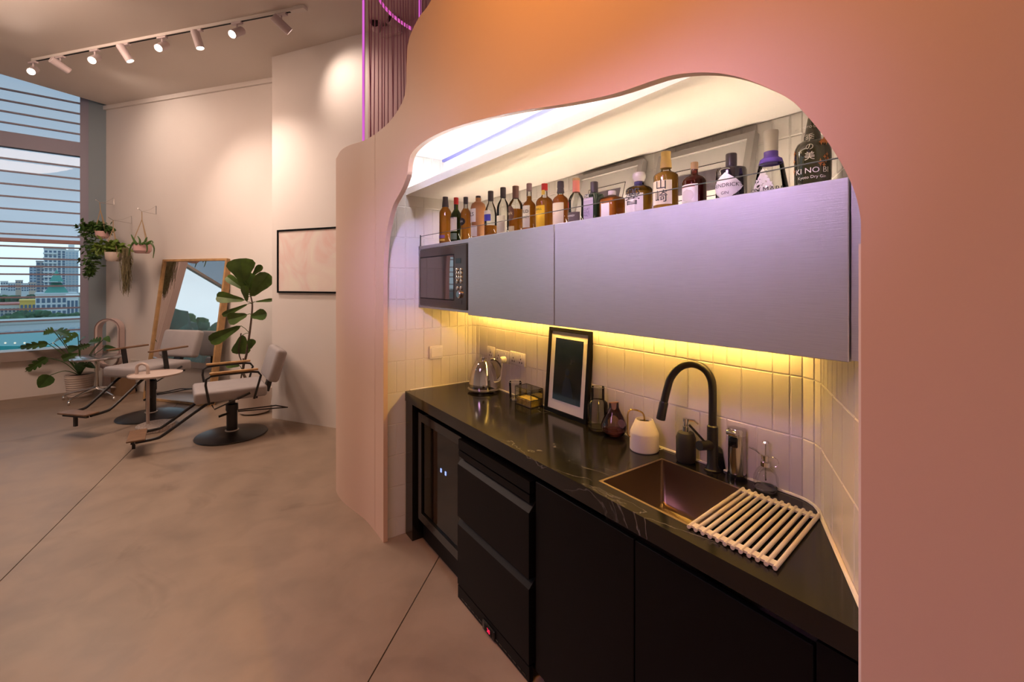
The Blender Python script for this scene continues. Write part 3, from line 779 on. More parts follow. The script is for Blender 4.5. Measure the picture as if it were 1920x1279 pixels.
C_dark = K('cap_dark', (0.035, 0.025, 0.035), 0.4); C_red = K('cap_red', (0.55, 0.03, 0.03), 0.4); C_coral = K('cap_coral', (0.75, 0.25, 0.2), 0.45)
C_gold = K('cap_gold', (0.62, 0.42, 0.14), 0.45); C_brown = K('cap_brown', (0.14, 0.07, 0.06), 0.5)
# 1
T, R_, H_ = bottle('amber bottle with plum cap, first from the left on shelf', 823.6, 846.5, 369, .66, .45, .78, .82, C_dark, liquid=L_amber, level=.78, capf=lambda r, a, h: [(r*1.15, a-.012), (r*1.0, a+.02), (r*.9, h-.02), (r*.9, h-.002), (0, h)])
lettering(T, [('ME', .020, 0, -.004)], R_, H_*.5, I_white, ang=-.35); label_patch(T, R_, H_*.14, H_*.20, R_*1.0, P_purple); label_patch(T, R_, H_*.08, H_*.12, R_*1.0, P_gold, name='label_band')
# 2
T, R_, H_ = bottle('green bottle with red cap and cream label, second from left', 844.5, 866, 371, .56, .38, .74, .86, C_red, glass=thin_glass('green_glass', (0.25, 0.36, 0.08)), liquid=mat('liquid_green', (0.25, .28, .03), .02, trans=1, ior=1.2), level=.70)
label_patch(T, R_, H_*.26, H_*.56, R_*1.2, P_cream); lettering(T, [('SON', .022, .025, 0)], R_, H_*.46, I_black); label_patch(T, R_, H_*.08, H_*.22, R_*1.2, K('label_green', (.10, .15, .09)), name='label_band')
label_patch(T, R_*.38, H_*.72, H_*.85, R_*.38, I_black, name='neck_label')
# 3
T, R_, H_ = bottle('slim amber bottle with black cap and round black badge', 863.6, 883, 370, .62, .42, .76, .86, C_dark, liquid=L_amber, level=.74)
label_patch(T, R_, H_*.36, H_*.54, R_*.95, I_black, shape=lambda f: math.sqrt(max(0, 1-(2*f-1)**2))); lettering(T, [('KIRK', .016, 0, 0)], R_+.0006, H_*.45, I_white); label_patch(T, R_, H_*.05, H_*.30, R_*.7, P_gold, ang=-.5, name='label_band')
# 4 stoneware jug
T, R_, H_ = bottle('brown stoneware jug bottle with white lettered label', 882.5, 911, 368, body=mat('stoneware', (.42, .19, .075), .45), capz=.93, cap=C_dark, capr=.34, prof=dict(sh=.7, cz=.955, p=[(.80, 0), (.84, .02), (.88, .4), (1.0, .66), (1.0, .74), (.86, .82), (.5, .865), (.36, .88), (.36, .955)]))
label_patch(T, R_*.93, H_*.40, H_*.70, R_*.8, P_white, ang=-.15, off=.004); lettering(T, [('OLS', .030, 0, 0)], R_*.93+.004, H_*.57, I_black, ang=-.15); label_patch(T, R_*.88, H_*.08, H_*.32, R_*.85, P_white, name='lower_label', ang=-.1, off=.004)
# 5
T, R_, H_ = bottle('clear half empty bottle with blue flag label', 908, 932, 358.7, .50, .40, .74, .80, C_dark, liquid=L_amber, level=.27)
label_patch(T, R_, H_*.36, H_*.50, R_*1.0, K('label_blue', (.05, .05, .5))); label_patch(T, R_, H_*.50, H_*.58, R_*1.0, P_white, name='upper_label')
# 6
T, R_, H_ = bottle('clear bottle with yellow stopper and tall white label', 931.5, 955, 352, .58, .40, .76, .80, C_dark, capr=.46)
mb = MB(); mb.lathe([(R_*.42, H_*.935), (R_*.42, H_), (0, H_+.001)], 18); mb.build('stopper', C_gold, T)
label_patch(T, R_, H_*.02, H_*.42, R_*1.25, P_white); label_patch(T, R_, H_*.14, H_*.24, R_*.35, K('label_orange', (.85, .25, .04)), ang=-.9, shape=lambda f: math.sqrt(max(0, 1-(2*f-1)**2)), name='label_badge', off=.0012)
# 7
T, R_, H_ = bottle('squat round amber bottle with brown eight-sided label', 953.5, 980, 349.5, .60, .42, .74, .76, C_brown, liquid=L_amber, level=.52, capr=.46)
mb = MB(); mb.lathe([(R_*.45, H_*.93), (R_*.45, H_), (0, H_+.001)], 18); mb.build('stopper', K('wooden_stopper', (.45, .22, .08)), T)
label_patch(T, R_, H_*.28, H_*.58, R_*.9, C_brown, shape=lambda f: min(1, .55+1.6*min(f, 1-f)), ang=-.15); lettering(T, [('Mark', .022, 0, 0)], R_+.0008, H_*.43, P_cream, ang=-.1); label_patch(T, R_, H_*.04, H_*.17, R_*.9, P_cream, name='lower_label', ang=-.15)
# 8
T, R_, H_ = bottle('long necked bourbon bottle with white WILD label', 980, 1004.5, 344.6, .54, .38, .66, .86, K('cap_mauve', (.3, .2, .22), .45), liquid=L_amber, level=.74)
label_patch(T, R_, H_*.10, H_*.54, R_*1.0, P_white); lettering(T, [('WILD', .021, .018, 0), ('TURKEY', .016, -.008, 0)], R_+.0008, H_*.34, I_black)
label_patch(T, R_, H_*.03, H_*.08, R_*1.0, K('label_red', (.6, .06, .06)), name='label_band')
# 9
T, R_, H_ = bottle('amber bottle with red cap and bright yellow label', 1005, 1037, 345, .60, .34, .74, .87, C_red, liquid=L_amber, level=.68)
label_patch(T, R_, H_*.02, H_*.52, R_*1.0, K('label_yellow', (.85, .55, .03)), ang=-.1); lettering(T, [('FIREBALL', .0135, 0, 0)], R_+.0008, H_*.44, I_black, ang=-.1); label_patch(T, R_*.34, H_*.76, H_*.86, R_*.33, P_gold, name='neck_label')
# 10
T, R_, H_ = bottle('amber bottle with black neck seal and plain cream label', 1036.5, 1065.5, 339, .58, .38, .70, .76, C_dark, liquid=L_brown, level=.70, capf=lambda r, a, h: [(r*1.2, a-.004), (r*.95, a+.02), (r*.85, h-.035), (r*1.1, h-.03), (r*1.0, h-.004), (0, h)])
label_patch(T, R_, H_*.03, H_*.52, R_*1.25, P_cream); label_patch(T, R_, H_*.29, H_*.305, R_*.4, K('ink_tan', (.75, .5, .35)), ang=-.4, name='label_line', off=.001)
# 11
T, R_, H_ = bottle('clear bottle with coral neck seal and dark lower label', 1065.5, 1095, 335, .54, .42, .70, .72, C_coral, liquid=L_gold, level=.09)
mb = MB(); mb.lathe([(R_*.47, H_*.95), (R_*.47, H_), (0, H_+.001)], 18); mb.build('stopper', M_cork, T)
label_patch(T, R_, H_*.09, H_*.28, R_*1.3, K('label_charcoal', (.09, .07, .075))); lettering(T, [('WHISKEY', .010, 0, 0)], R_+.0008, H_*.2, I_white); label_patch(T, R_, H_*.34, H_*.50, R_*.28, I_red, ang=-.6, name='label_figure', shape=lambda f: .5+.5*math.sin(f*9)**2)
# 12
T, R_, H_ = bottle('square shouldered dark green bottle with lilac label', 1096, 1132, 341.6, .66, .42, .72, .74, C_dark, body=mat('bottle_green', (.012, .035, .022), .1, coat=.6), n=5, capr=.46, prof=dict(sh=.66, cz=.74, p=[(.95, 0), (1, .02), (1, .66), (.93, .695), (.5, .71), (.42, .72), (.42, .745)]))
label_patch(T, R_, H_*.05, H_*.60, R_*.82, K('label_lilac', (.40, .35, .50)), flat=True); lettering(T, [('THE', .014, .036, -.008), ('DOMMARTIE', .009, .022, 0)], R_, H_*.42, I_white, flat=True); lettering(T, [('CLAY', .013, .012, -.008), ('SOLE', .013, 0, -.008), ('MALT', .013, -.012, -.008)], R_, H_*.26, K('ink_navy', (.04, .04, .12)), flat=True, name='dark_lettering')
# 13
T, R_, H_ = bottle('short square amber bottle with white screw cap', 1125.5, 1170, 358.5, .72, .34, .84, .88, M_plastic, liquid=L_brown, level=.72, n=7, capr=.40, prof=dict(sh=.70, cz=.87, p=[(.96, 0), (1, .02), (1, .70), (.9, .76), (.45, .82), (.35, .84), (.35, .88)]))
label_patch(T, R_, H_*.10, H_*.56, R_*.55, P_white, flat=True, ang=0)
# 14
T, R_, H_ = bottle('broad amber bottle with faceted glass stopper and white label', 1173, 1223.5, 324.7, .60, .36, .72, .80, K('stopper_glass', (.75, .72, .68), .1, spec=.8), liquid=L_gold, level=.56, capr=.50, capf=lambda r, a, h: [(r*.75, a), (r*1.0, a+.012), (r*1.05, h-.012), (r*.9, h), (0, h)], n=2)
label_patch(T, R_, H_*.08, H_*.50, R_*.98, P_white); lettering(T, [('響', .062, .012, .005)], R_+.0008, H_*.32, I_black); label_patch(T, R_*.36, H_*.69, H_*.79, R_*.5, K('label_navy', (.06, .05, .18)), name='neck_label')
# 15
T, R_, H_ = bottle('golden bottle with tall gold capsule and cream brushwork label', 1225, 1272, 284, .58, .38, .68, .74, C_gold, liquid=L_gold, level=.66, capf=lambda r, a, h: [(r*1.15, a-.004), (r*1.1, a+.012), (r*.92, a+.035), (r*.92, h-.03), (r*.98, h-.003), (0, h)])
label_patch(T, R_, H_*.12, H_*.50, R_*1.12, P_cream); lettering(T, [('山', .038, .024, .010), ('崎', .042, -.016, .010)], R_+.0008, H_*.31, I_black)
# 16
T, R_, H_ = bottle('dark red apothecary bottle with cork and white shield label', 1279, 1325, 305, .58, .30, .74, .86, M_cork, liquid=L_red, level=.70, capr=.32, glass=thin_glass('red_brown_glass', (.45, .16, .13)))
label_patch(T, R_, H_*.06, H_*.50, R_*.95, P_white, ang=-.1); label_patch(T, R_, H_*.44, H_*.475, R_*.7, K('ink_rust', (.55, .18, .15)), ang=-.1, name='label_arc', off=.0009)
label_patch(T, R_, H_*.13, H_*.40, R_*.62, K('label_inner', (.66, .62, .58)), ang=-.1, shape=lambda f: math.sqrt(max(0, 1-(2*f-1)**2)), name='label_oval', off=.0009)
# 17
T, R_, H_ = bottle("squat black bottle with white diamond label reading HENDRICK'S GIN", 1341, 1401, 289, .62, .34, .74, .80, C_dark, body=mat('bottle_black', (.012, .010, .016), .08, coat=.8), capr=.36, prof=dict(sh=.66, cz=.76, p=[(.95, 0), (1, .02), (1, .64), (.95, .69), (.6, .725), (.36, .735), (.33, .78)]))
label_patch(T, R_, H_*.03, H_*.58, R_*1.18, P_white, ang=.12, shape=lambda f: max(.02, 1-abs(2*f-1)**1.3)); lettering(T, [("HENDRICK'S", .0150, .004, .004), ('GIN', .012, -.018, 0)], R_+.0008, H_*.30, I_black, ang=.12)
# 18
T, R_, H_ = bottle('tall tapered clear gin bottle with white cap and violet shoulders', 1411, 1480, 246, .54, .45, .62, .70, M_plastic, capr=.42, prof=dict(sh=.5, cz=.69, p=[(.97, 0), (1.0, .02), (.98, .10), (.68, .52), (.60, .57), (.42, .60), (.36, .62), (.36, .69)]), capf=lambda r, a, h: [(r*.92, a), (r*1.0, h-.003), (r*.95, h), (0, h)])
mb = MB(); mb.lathe([(R_*.695, H_*.505), (R_*.615, H_*.572), (R_*.44, H_*.60), (R_*.40, H_*.62), (R_*.40, H_*.685)], 24, cap0=False, cap1=False); mb.build('shoulder_band', K('violet_glass', (.16, .10, .45), .15), T)
vsP = MB()
for k in range(150):
    f = random.random()**1.4; a = random.uniform(-1, 1)*(1-f)*.9; z = H_*(.06+.34*f); rr = R_*(1.0-.30*(z/H_-.10)/.42)+.0015 if z > H_*.1 else R_+.001
    an = -PI/2-.12+a; dn = random.uniform(-1.2, 1.2); ln = .012; wv = .0028
    c0 = Vector((rr*math.cos(an), rr*math.sin(an), z)); tx = Vector((-math.sin(an), math.cos(an), 0)); ty = Vector((0, 0, 1))
    d1 = tx*math.sin(dn)+ty*math.cos(dn); d2 = tx*math.cos(dn)-ty*math.sin(dn)
    vsP.add([c0-d1*ln*.5, c0+d2*wv, c0+d1*ln*.5, c0-d2*wv], [(0, 1, 2, 3)])
vsP.build('printed_tree', I_white, T, smooth=False, kind='stuff')
lettering(T, [('GIN MARE', .0195, 0, 0)], R_+.0025, H_*.085, I_black, ang=.12)
lettering(T, [('MEDITERRANEAN GIN', .0062, 0, 0)], R_*.72, H_*.475, K('ink_slate', (.2, .2, .3)), name='small_lettering', ang=-.1)
# 19
M_olive = mat('bottle_olive', (.030, .030, .012), .1, coat=.8)
T, R_, H_ = bottle('large olive black bottle reading KI NO BI at shelf right end', 1488, 1559, 216, body=M_olive, cap=M_cork, capr=.24, prof=dict(sh=.55, cz=.95, p=[(.96, 0), (1, .015), (1, .50), (.97, .56), (.85, .62), (.62, .655), (.47, .665), (.47, .72), (.44, .735), (.27, .955)]))
lettering(T, [('THE KYOTO DISTILLERY', .0075, .095, .004), ('季', .020, .068, 0), ('の', .018, .046, 0), ('美', .022, .023, 0), ('KI NO BI', .019, -.012, .004), ('Kyoto Dry Gin', .0098, -.028, .004)], R_, H_*.30, I_white, ang=.22)
mb = MB()
for (dx, dz, s) in [(.030, .060, .010), (.036, .056, .008), (.024, .056, .008), (.032, .020, .006), (.038, .026, .006), (.040, .016, .006), (.035, .010, .006), (.022, .006, .010), (.030, .000, .007), (-.042, .04, .009), (-.045, .02, .009), (-.045, -.005, .010)]:
    vs = []
    for k in range(8):
        a = 2*PI*k/8; q = s*(1 if k % 2 == 0 else .45); x = dx+q*math.cos(a)*.7; z = H_*.30+dz+q*math.sin(a); an = -PI/2+.22+x/R_; vs.append(((R_+.001)*math.cos(an), (R_+.001)*math.sin(an), z))
    mb.add(vs, [tuple(range(8))])
mb.build('printed_flowers', K('ink_copper', (.55, .20, .07)), T, smooth=False, kind='stuff')
# 20: box edge at the far right
p = ony(1586, 330, 1.31); bx = thing('gift_box', 'navy box edge at the right end of the shelf beside the wall', 'box', (-.40, 1.31, ZT_))
mb = MB(); mb.box(-.418, -.398, 1.30, 1.345, ZT_+.0005, ZT_+.07); mb.build('carton', K('box_navy', (.05, .05, .12)), bx, world=True, smooth=False)
mb = MB(); mb.box(-.419, -.397, 1.299, 1.346, ZT_+.07, ZT_+.085); mb.build('lid', K('box_navy', (.05, .05, .12)), bx, world=True, smooth=False)

# ------------------------------------------------------------------ base units and worktop
YC, ZC = 1.071, 0.90
ct = thing('countertop', 'polished black marble countertop with thin pale veins', 'countertop', (-1.5, 1.3, ZC-.02))
sx0, sx1, sy0, sy1 = -1.105, -0.725, 1.140, 1.492
def rl_x(y): return -.548+(1.492-y)*(.316/.539)
edge = [(-2.706, YC), (sx0, YC), (sx0, 1.578), (-2.65, 1.578), (-2.69, 1.565), (-2.706, 1.523)]
cb = MB()
cb.prism(edge, ZC-.02, ZC)
cb.prism([(sx0, YC), (sx1, YC), (sx1, sy0), (sx0, sy0)], ZC-.02, ZC)
cb.prism([(sx0, sy1), (sx1, sy1), (sx1, 1.578), (sx0, 1.578)], ZC-.02, ZC)
cb.prism([(sx1, YC), (rl_x(YC), YC), (-.548, 1.490), (-.585, 1.548), (-.640, 1.578), (sx1, 1.578)], ZC-.02, ZC)
cb.build('slab', M_marble, ct, world=True, smooth=False)
ap = MB(); ap.box(-2.706, rl_x(YC)-.004, YC, YC+.02, ZC-.06, ZC-.02); ap.build('front_edge', M_marble, ct, world=True, smooth=False)
# pale sealant bead where the worktop meets the tiles
bd = []
for s in [0.12+.03*i for i in range(int((sE-.1-.12)/.03))]:
    p, t = pathpt(s)
    if p.y > YC+.005: bd.append((p.x+(t.y)*.0045, p.y-(t.x)*.0045, ZC+.002))
sb = MB(); sb.tube(bd, .0055, 6); sb.build('sealant_bead', mat('sealant', (.78, .74, .68), .4), ct, world=True)

ep = thing('end_panel', 'black marble end panel under the left end of the countertop', 'panel', (-2.65, 1.1, 0))
mb = MB(); mb.box(-2.706, -2.600, YC+.004, 1.56, 0.0, ZC-.06); mb.build('panel', M_marble, ep, world=True, smooth=False)

wc = thing('wine_cooler', 'black wine cooler with glass door at the left under the counter', 'wine cooler', (-2.3, 1.1, 0))
X0, X1 = -2.560, -2.012
YW = 1.095
mb = MB(); z0, z1 = .155, .80
mb.box(X0, X1, YW+.45, YW+.46, .1, z1); mb.box(X0, X0+.012, YW+.05, YW+.46, .1, z1); mb.box(X1-.012, X1, YW+.05, YW+.46, .1, z1); mb.box(X0, X1, YW+.05, YW+.46, z1-.01, z1); mb.box(X0, X1, YW+.05, YW+.46, .1, .12)
mb.build('body', M_black, wc, world=True, smooth=False)
dr = MB(); fw = .048
dr.box(X0, X1, YW, YW+.04, z0, z0+fw); dr.box(X0, X1, YW, YW+.04, z1-fw, z1); dr.box(X0, X0+fw, YW, YW+.04, z0+fw, z1-fw); dr.box(X1-fw*.5, X1, YW, YW+.04, z0+fw, z1-fw)
door = dr.build('door', M_blackg, wc, world=True, smooth=False)
mb = MB(); mb.box(X0+fw, X1-fw*.5, YW+.010, YW+.016, z0+fw, z1-fw); mb.build('door_glass', G_cool, door, world=True, smooth=False)
for px, py in ((827, 882), (835.5, 888)):
    p = ony(px, py, YW+.008); mb = MB(); mb.box(p.x-.006, p.x+.006, YW+.006, YW+.009, p.z-.010, p.z+.010); mb.build('indicator_light', glow('indicator_blue', (.35, .45, 1.0), 1.4), wc, world=True, smooth=False)
gr = MB(); gr.box(X0, X1, YW+.035, YW+.05, .02, z0-.01); gr.build('toe_grille', M_black, wc, world=True, smooth=False)
sh = MB()
for zz in (.26, .38, .50, .62):
    sh.box(X0+.02, X1-.02, YW+.06, YW+.44, zz-.008, zz)
sh.build('shelf', M_bmetal, wc, world=True, smooth=False)
wb0 = None
M_wineb = mat('wine_bottle_glass', (.05, .05, .035), .1)
for i, (dx, zz) in enumerate([(.08, .302), (.18, .302), (.28, .302), (.38, .302), (.10, .422), (.24, .422), (.42, .542), (.33, .422), (.46, .302), (.40, .19)]):
    if wb0 is None:
        t = thing('wine_bottle', '', 'wine bottle', (0, 0, 0), 0, 'wine bottles lying in the cooler')
        b = MB(); b.lathe([(.036, 0), (.038, .01), (.038, .19), (.03, .22), (.014, .245), (.014, .29)], 16, M=Matrix.Rotation(-PI/2, 4, 'X') @ Matrix.Translation((0, 0, -.29)) @ Matrix.Identity(4)); b.build('glass', M_wineb, t)
        b = MB(); b.lathe([(.0155, .27), (.0155, .3), (0, .3)], 12, M=Matrix.Rotation(PI/2, 4, 'X') @ Matrix.Translation((0, 0, -.30))); b.build('capsule', mat('foil_capsule', (.5, .42, .36), .4), t)
        wb0 = t
    else: t = copy_tree(wb0)
    t.location = (X0+dx, YW+.40, zz-.002); t['label'] = 'wine bottle lying in the wine cooler, '+('second shelf from bottom, first from left', 'second shelf from bottom, second from left', 'second shelf from bottom, third from left', 'second shelf from bottom, fourth from left', 'middle shelf, first from left', 'middle shelf, second from left', 'top used shelf', 'middle shelf, third from left', 'second shelf from bottom, rightmost', 'on the cooler floor')[i]
# under-counter drawer refrigerator
fr = thing('drawer_refrigerator', 'black two-drawer undercounter refrigerator with red display near the floor', 'refrigerator', (-1.7, 1.1, 0))
X0, X1, YF = -2.005, -1.412, 1.070
mb = MB(); mb.box(X0+.01, X1-.005, YF+.05, 1.55, .02, .80); mb.build('body', M_black, fr, world=True, smooth=False)
mb = MB(); mb.box(X0, X1, YF+.004, YF+.05, .752, .80); mb.box(X0, X1-.004, YF+.006, YF+.05, .713, .744); mb.build('top_panel', M_black, fr, world=True, smooth=False)
def drawer(zt, zb):
    mb = MB(); mb.box(X0, X1, YF, YF+.05, zb, zt-.034); d = mb.build('drawer', M_black, fr, world=True, smooth=False)
    h = MB(); h.add([(X0, YF, zt-.034), (X1, YF, zt-.034), (X1, YF+.034, zt), (X0, YF+.034, zt), (X0, YF+.05, zt-.034), (X1, YF+.05, zt-.034), (X1, YF+.05, zt), (X0, YF+.05, zt)],
               [(0, 1, 2, 3), (3, 2, 6, 7), (0, 3, 7, 4), (1, 5, 6, 2)]); h.build('handle', mat('handle_black', (.008, .007, .007), .42, spec=.14), d, world=True, smooth=False)
drawer(.710, .414); drawer(.408, .074)
mb = MB(); mb.box(X0, X1, YF+.002, YF+.02, .004, .066); kick = mb.build('toe_grille', M_black, fr, world=True, smooth=False)
for i in range(16):
    if 6 <= i <= 8: continue
    x = X0+.04+i*.034; mb = MB(); mb.box(x, x+.024, YF, YF+.003, .018, .024); mb.build('grille_slot', M_blackg, kick, world=True, smooth=False)
p = ony(917, 1181, YF)
mb = MB(); mb.rbox(p.x-.05, p.x+.05, YF-.006, YF+.004, p.z-.022, p.z+.022, .004, seg=2); mb.build('display_housing', M_blackg, fr, world=True)
mb = MB(); mb.box(p.x-.03, p.x+.03, YF-.0075, YF-.0055, p.z-.014, p.z+.014); scr = mb.build('display', M_black, fr, world=True, smooth=False)
vs, fs = text2d('38', .026); mb = MB(); mb.add([(p.x+.006+x, YF-.0082, p.z+y) for x, y, _ in vs], fs); mb.build('display_digits', glow('display_red', (1.0, .02, .08), 2.2), fr, world=True, smooth=False)
for nm, lab, x0, x1 in (('base_cabinet', 'black handleless base cabinet beside the drawer refrigerator', -1.392, -.9065), ('base_cabinet', 'wide black base cabinet under the sink, nearest the camera', -.9015, -.420)):
    t = thing(nm, lab, 'cabinet', ((x0+x1)/2, 1.1, 0))
    mb = MB(); mb.rbox(x0, x1, 1.088, 1.106, .06, .806, .0015, seg=1); mb.build('door', M_black, t, world=True, ang=.3)
    mb = MB(); mb.box(x0+.002, x1-.002, 1.110, 1.5 if x0 < -1 else 1.13, .06, .70); mb.build('carcass', M_black, t, world=True, smooth=False)
    mb = MB(); mb.box(x0, x1, 1.13, 1.145, 0, .06); mb.build('plinth', M_black, t, world=True, smooth=False)
mb = MB(); mb.box(-.414, -.325, 1.090, 1.11, 0, .82); tag(mb.build('cabinet_filler', M_black, smooth=False), 'narrow black filler panel at the right end of the base cabinets', 'panel')

# sink
sk = thing('sink', 'undermounted bronze steel sink in the black countertop', 'sink', (-.915, 1.316, .7))
M_sink = mat('bronze_steel', (.25, .19, .145), .32, metal=.9, var=.06, vs=5)
def rrect(x0, x1, y0, y1, r, n=4):
    out = []
    for cx, cy, a0 in ((x1-r, y1-r, 0), (x0+r, y1-r, PI/2), (x0+r, y0+r, PI), (x1-r, y0+r, 1.5*PI)):
        for k in range(n+1): a = a0+PI/2*k/n; out.append((cx+r*math.cos(a), cy+r*math.sin(a)))
    return out
lev = [(0, ZC-.0205, .004), (.0, ZC-.0005, .004), (.012, ZC-.0005, .008), (.012, ZC-.02, .012), (.016, .742, .02), (.03, .728, .03), (.10, .724, .03)]
mb = MB(); N = 20; vs = []
for ins, z, r in lev: vs += [(x, y, z) for x, y in rrect(sx0+ins-.002, sx1-ins+.002, sy0+ins-.002, sy1-ins+.002, max(r, .004))]
fs = []
for j in range(len(lev)-1):
    for i in range(N): fs.append((j*N+(i+1) % N, j*N+i, (j+1)*N+i, (j+1)*N+(i+1) % N))
fs.append(tuple((len(lev)-1)*N+i for i in range(N)))
mb.add(vs, fs); mb.build('bowl', M_sink, sk, world=True, ang=.9)
mb = MB(); mb.lathe([(.04, 0), (.04, .004), (.028, .004), (.026, .0015), (0, .0015)], 20, c=(-.90, 1.40, .7245)); mb.build('drain', M_chrome2, sk, world=True)

# faucet
bp_ = onz(1336, 881, ZC); fc = thing('faucet', 'matte black gooseneck kitchen faucet behind the sink', 'faucet', (bp_.x, bp_.y, ZC))
M_fauc = mat('faucet_black', (.012, .011, .011), .38)
tb = depth(bp_)
sd = (Vector((-.86, -.51))).normalized()
def inplane(px, py):
    d = ray(px); b = Vector((bp_.x, bp_.y)); den = d.x*(-sd.y)-d.y*(-sd.x); t = (b.x*(-sd.y)-b.y*(-sd.x))/den
    return at(px, py, t)
cl = [Vector((bp_.x, bp_.y, ZC+.1)), Vector((bp_.x, bp_.y, at(1335, 790, tb).z)), Vector((bp_.x, bp_.y, at(1335, 730, tb).z))] + [inplane(*q) for q in ((1331, 706), (1318, 690), (1297, 682.4), (1275, 688.5), (1258.5, 706.8), (1251, 729), (1245.5, 752))]
head0, head1 = inplane(1245.5, 752), inplane(1238.7, 786)
mb = MB(); mb.tube(catmull(cl, 5), .0142, 14); mb.build('spout', M_fauc, fc, world=True)
mb = MB(); mb.tube([head0, head0+(head1-head0)*.1, head1], [.013, .0165, .0172], 14); mb.build('spray_head', M_fauc, fc, world=True)
mb = MB(); mb.lathe([(.030, 0), (.030, .004), (.024, .007), (.019, .02), (.019, .16), (.0135, .165)], 20, c=(bp_.x, bp_.y, ZC+.0005)); mb.build('body', M_fauc, fc, world=True)
vc = Vector((bp_.x, bp_.y, at(1336, 834, tb).z)); hd = at(1311, 836, tb-.035)
ha = (hd-vc).normalized()
mb = MB(); mb.tube([vc+ha*.012, hd], .017, 14); hv = mb.build('valve', M_fauc, fc, world=True)
mb = MB(); mb.tube([vc+ha*.042+Vector((0, 0, .012)), at(1292.5, 797, tb-.03)], .0042, 8); mb.build('lever', M_fauc, fc, world=True)

wq = at(1351, 880, tb); wq.z = ZC; t = thing('sponge_holder', 'flat black wedge standing beside the faucet base', 'holder', (wq.x, wq.y, ZC))
mb = MB(); a = at(1343, 880, tb-.004); b = at(1361, 880, tb-.012); a.z = b.z = ZC+.0006; dxx = (b-a); n_ = Vector((-dxx.y, dxx.x, 0)).normalized()*.02
ztop = at(1348, 836, tb).z
mb.add([a, b, a+n_, b+n_, Vector((a.x, a.y, ztop)), Vector((a.x, a.y, ztop))+(b-a)*.62-Vector((0, 0, .01)), Vector((a.x, a.y, ztop))+n_, Vector((a.x, a.y, ztop))+(b-a)*.62+n_-Vector((0, 0, .01))],
       [(0, 1, 5, 4), (2, 6, 7, 3), (0, 4, 6, 2), (1, 3, 7, 5), (4, 5, 7, 6), (0, 2, 3, 1)]); mb.build('shell', M_blackg, t, world=True, smooth=False)
mb = MB(); mb.box(wq.x-.010, wq.x+.012, wq.y-.004, wq.y+.012, ZC+.0004, ZC+.004); mb.build('foot', M_blackg, t, world=True, smooth=False)

def angr(pxl, pxr, P):
    al = math.atan((pxl-960)/FPX); ar = math.atan((pxr-960)/FPX); return P.to_2d().length*math.sin((ar-al)/2)
# black soap dispenser
p = onz(1286, 865, ZC); r = angr(1267, 1305, p); zt = at(1286, 808, depth(p)).z-ZC
t = thing('soap_dispenser', 'matte black pump soap dispenser left of the faucet', 'dispenser', (p.x, p.y, ZC+.0004))
mb = MB(); mb.lathe([(r*.85, 0), (r, .012), (r, zt-.025), (r*.8, zt-.006), (r*.4, zt)], 24); mb.build('bottle', mat('dispenser_black', (.022, .02, .018), .55), t)
mb = MB(); mb.lathe([(.014, zt), (.014, zt+.018), (.009, zt+.02), (.009, zt+.036), (.012, zt+.037), (.012, zt+.048), (0, zt+.05)], 16); mb.tube([(0, 0, zt+.043), (.028, .012, zt+.044), (.042, .018, zt+.033)], [.005, .0045, .003], 8); mb.build('pump', M_chrome, t)
# automatic soap dispenser
p = onz(1382, 895, ZC); r = angr(1364, 1400, p); zt = at(1382, 803, depth(p)).z-ZC
t = thing('soap_dispenser', 'chrome automatic soap dispenser right of the faucet', 'dispenser', (p.x, p.y, ZC+.0004))
mb = MB(); mb.lathe([(r*1.05, 0), (r*1.08, .006), (r*1.02, .016), (r*.9, .018)], 24); mb.build('base', M_blackg, t)
mb = MB(); mb.lathe([(r*.96, .016), (r*.96, zt-.018)], 28); mb.build('body', mat('brushed_chrome', (.6, .56, .5), .18, metal=1), t)
mb = MB(); mb.rbox(-.016, .016, -r-.002, -r*.6, zt-.062, zt-.026, .004, seg=2); mb.build('sensor_window', M_blackg, t)
mb = MB(); mb.lathe([(r*.98, zt-.022), (r*1.0, zt-.006), (r*.9, zt), (0, zt+.001)], 28); mb.box(-.02, .02, -r-.012, -r*.3, zt-.02, zt-.002, bev=.006); mb.build('head', M_chrome, t)
# glass mister bottle
p = onz(1436, 918, ZC); r = angr(1412, 1461, p); zt = at(1436, 874, depth(p)).z-ZC
t = thing('mister_bottle', 'clear glass plant mister with chrome pump in the counter corner', 'spray bottle', (p.x, p.y, ZC+.0004))
mb = MB(); mb.lathe([(r*.8, 0), (r*.98, .008), (r, .02), (r*.97, zt*.55), (r*.7, zt*.85), (r*.32, zt), (r*.32, zt+.006)], 28, cap1=False); mb.build('glass', thin_glass('mister_glass', (.98, .98, .97), .35), t)
mb = MB(); mb.lathe([(r*.84, .003), (r*.9, .010), (0, .011)], 24); mb.build('water', mat('water', (.9, .92, .9), .02, trans=1, ior=1.33), t)
mb = MB(); mb.lathe([(.016, zt), (.016, zt+.014), (.008, zt+.016), (.008, zt+.034), (.0025, zt+.036), (.0025, zt+.075), (.011, zt+.077), (.008, zt+.083), (0, zt+.084)], 16)
v = (at(1404, 838, depth(p)-.01)-Vector((p.x, p.y, ZC)))
mb.tube([(-.008, -.004, zt+.02), (-.010, -.006, zt+.034), (v.x*.6, v.y*.6, v.z-.012), (v.x, v.y, v.z)], .0028, 8); mb.tube([(0, 0, .03), (0, 0, zt)], .0025, 6)
ring = [(.018+.014*math.cos(a), .010+.008*math.cos(a), zt+.016+.016*math.sin(a)) for a in [2*PI*k/16 for k in range(16)]]
mb.tube(ring, .0012, 6, closed=True); mb.build('pump', M_chrome, t)

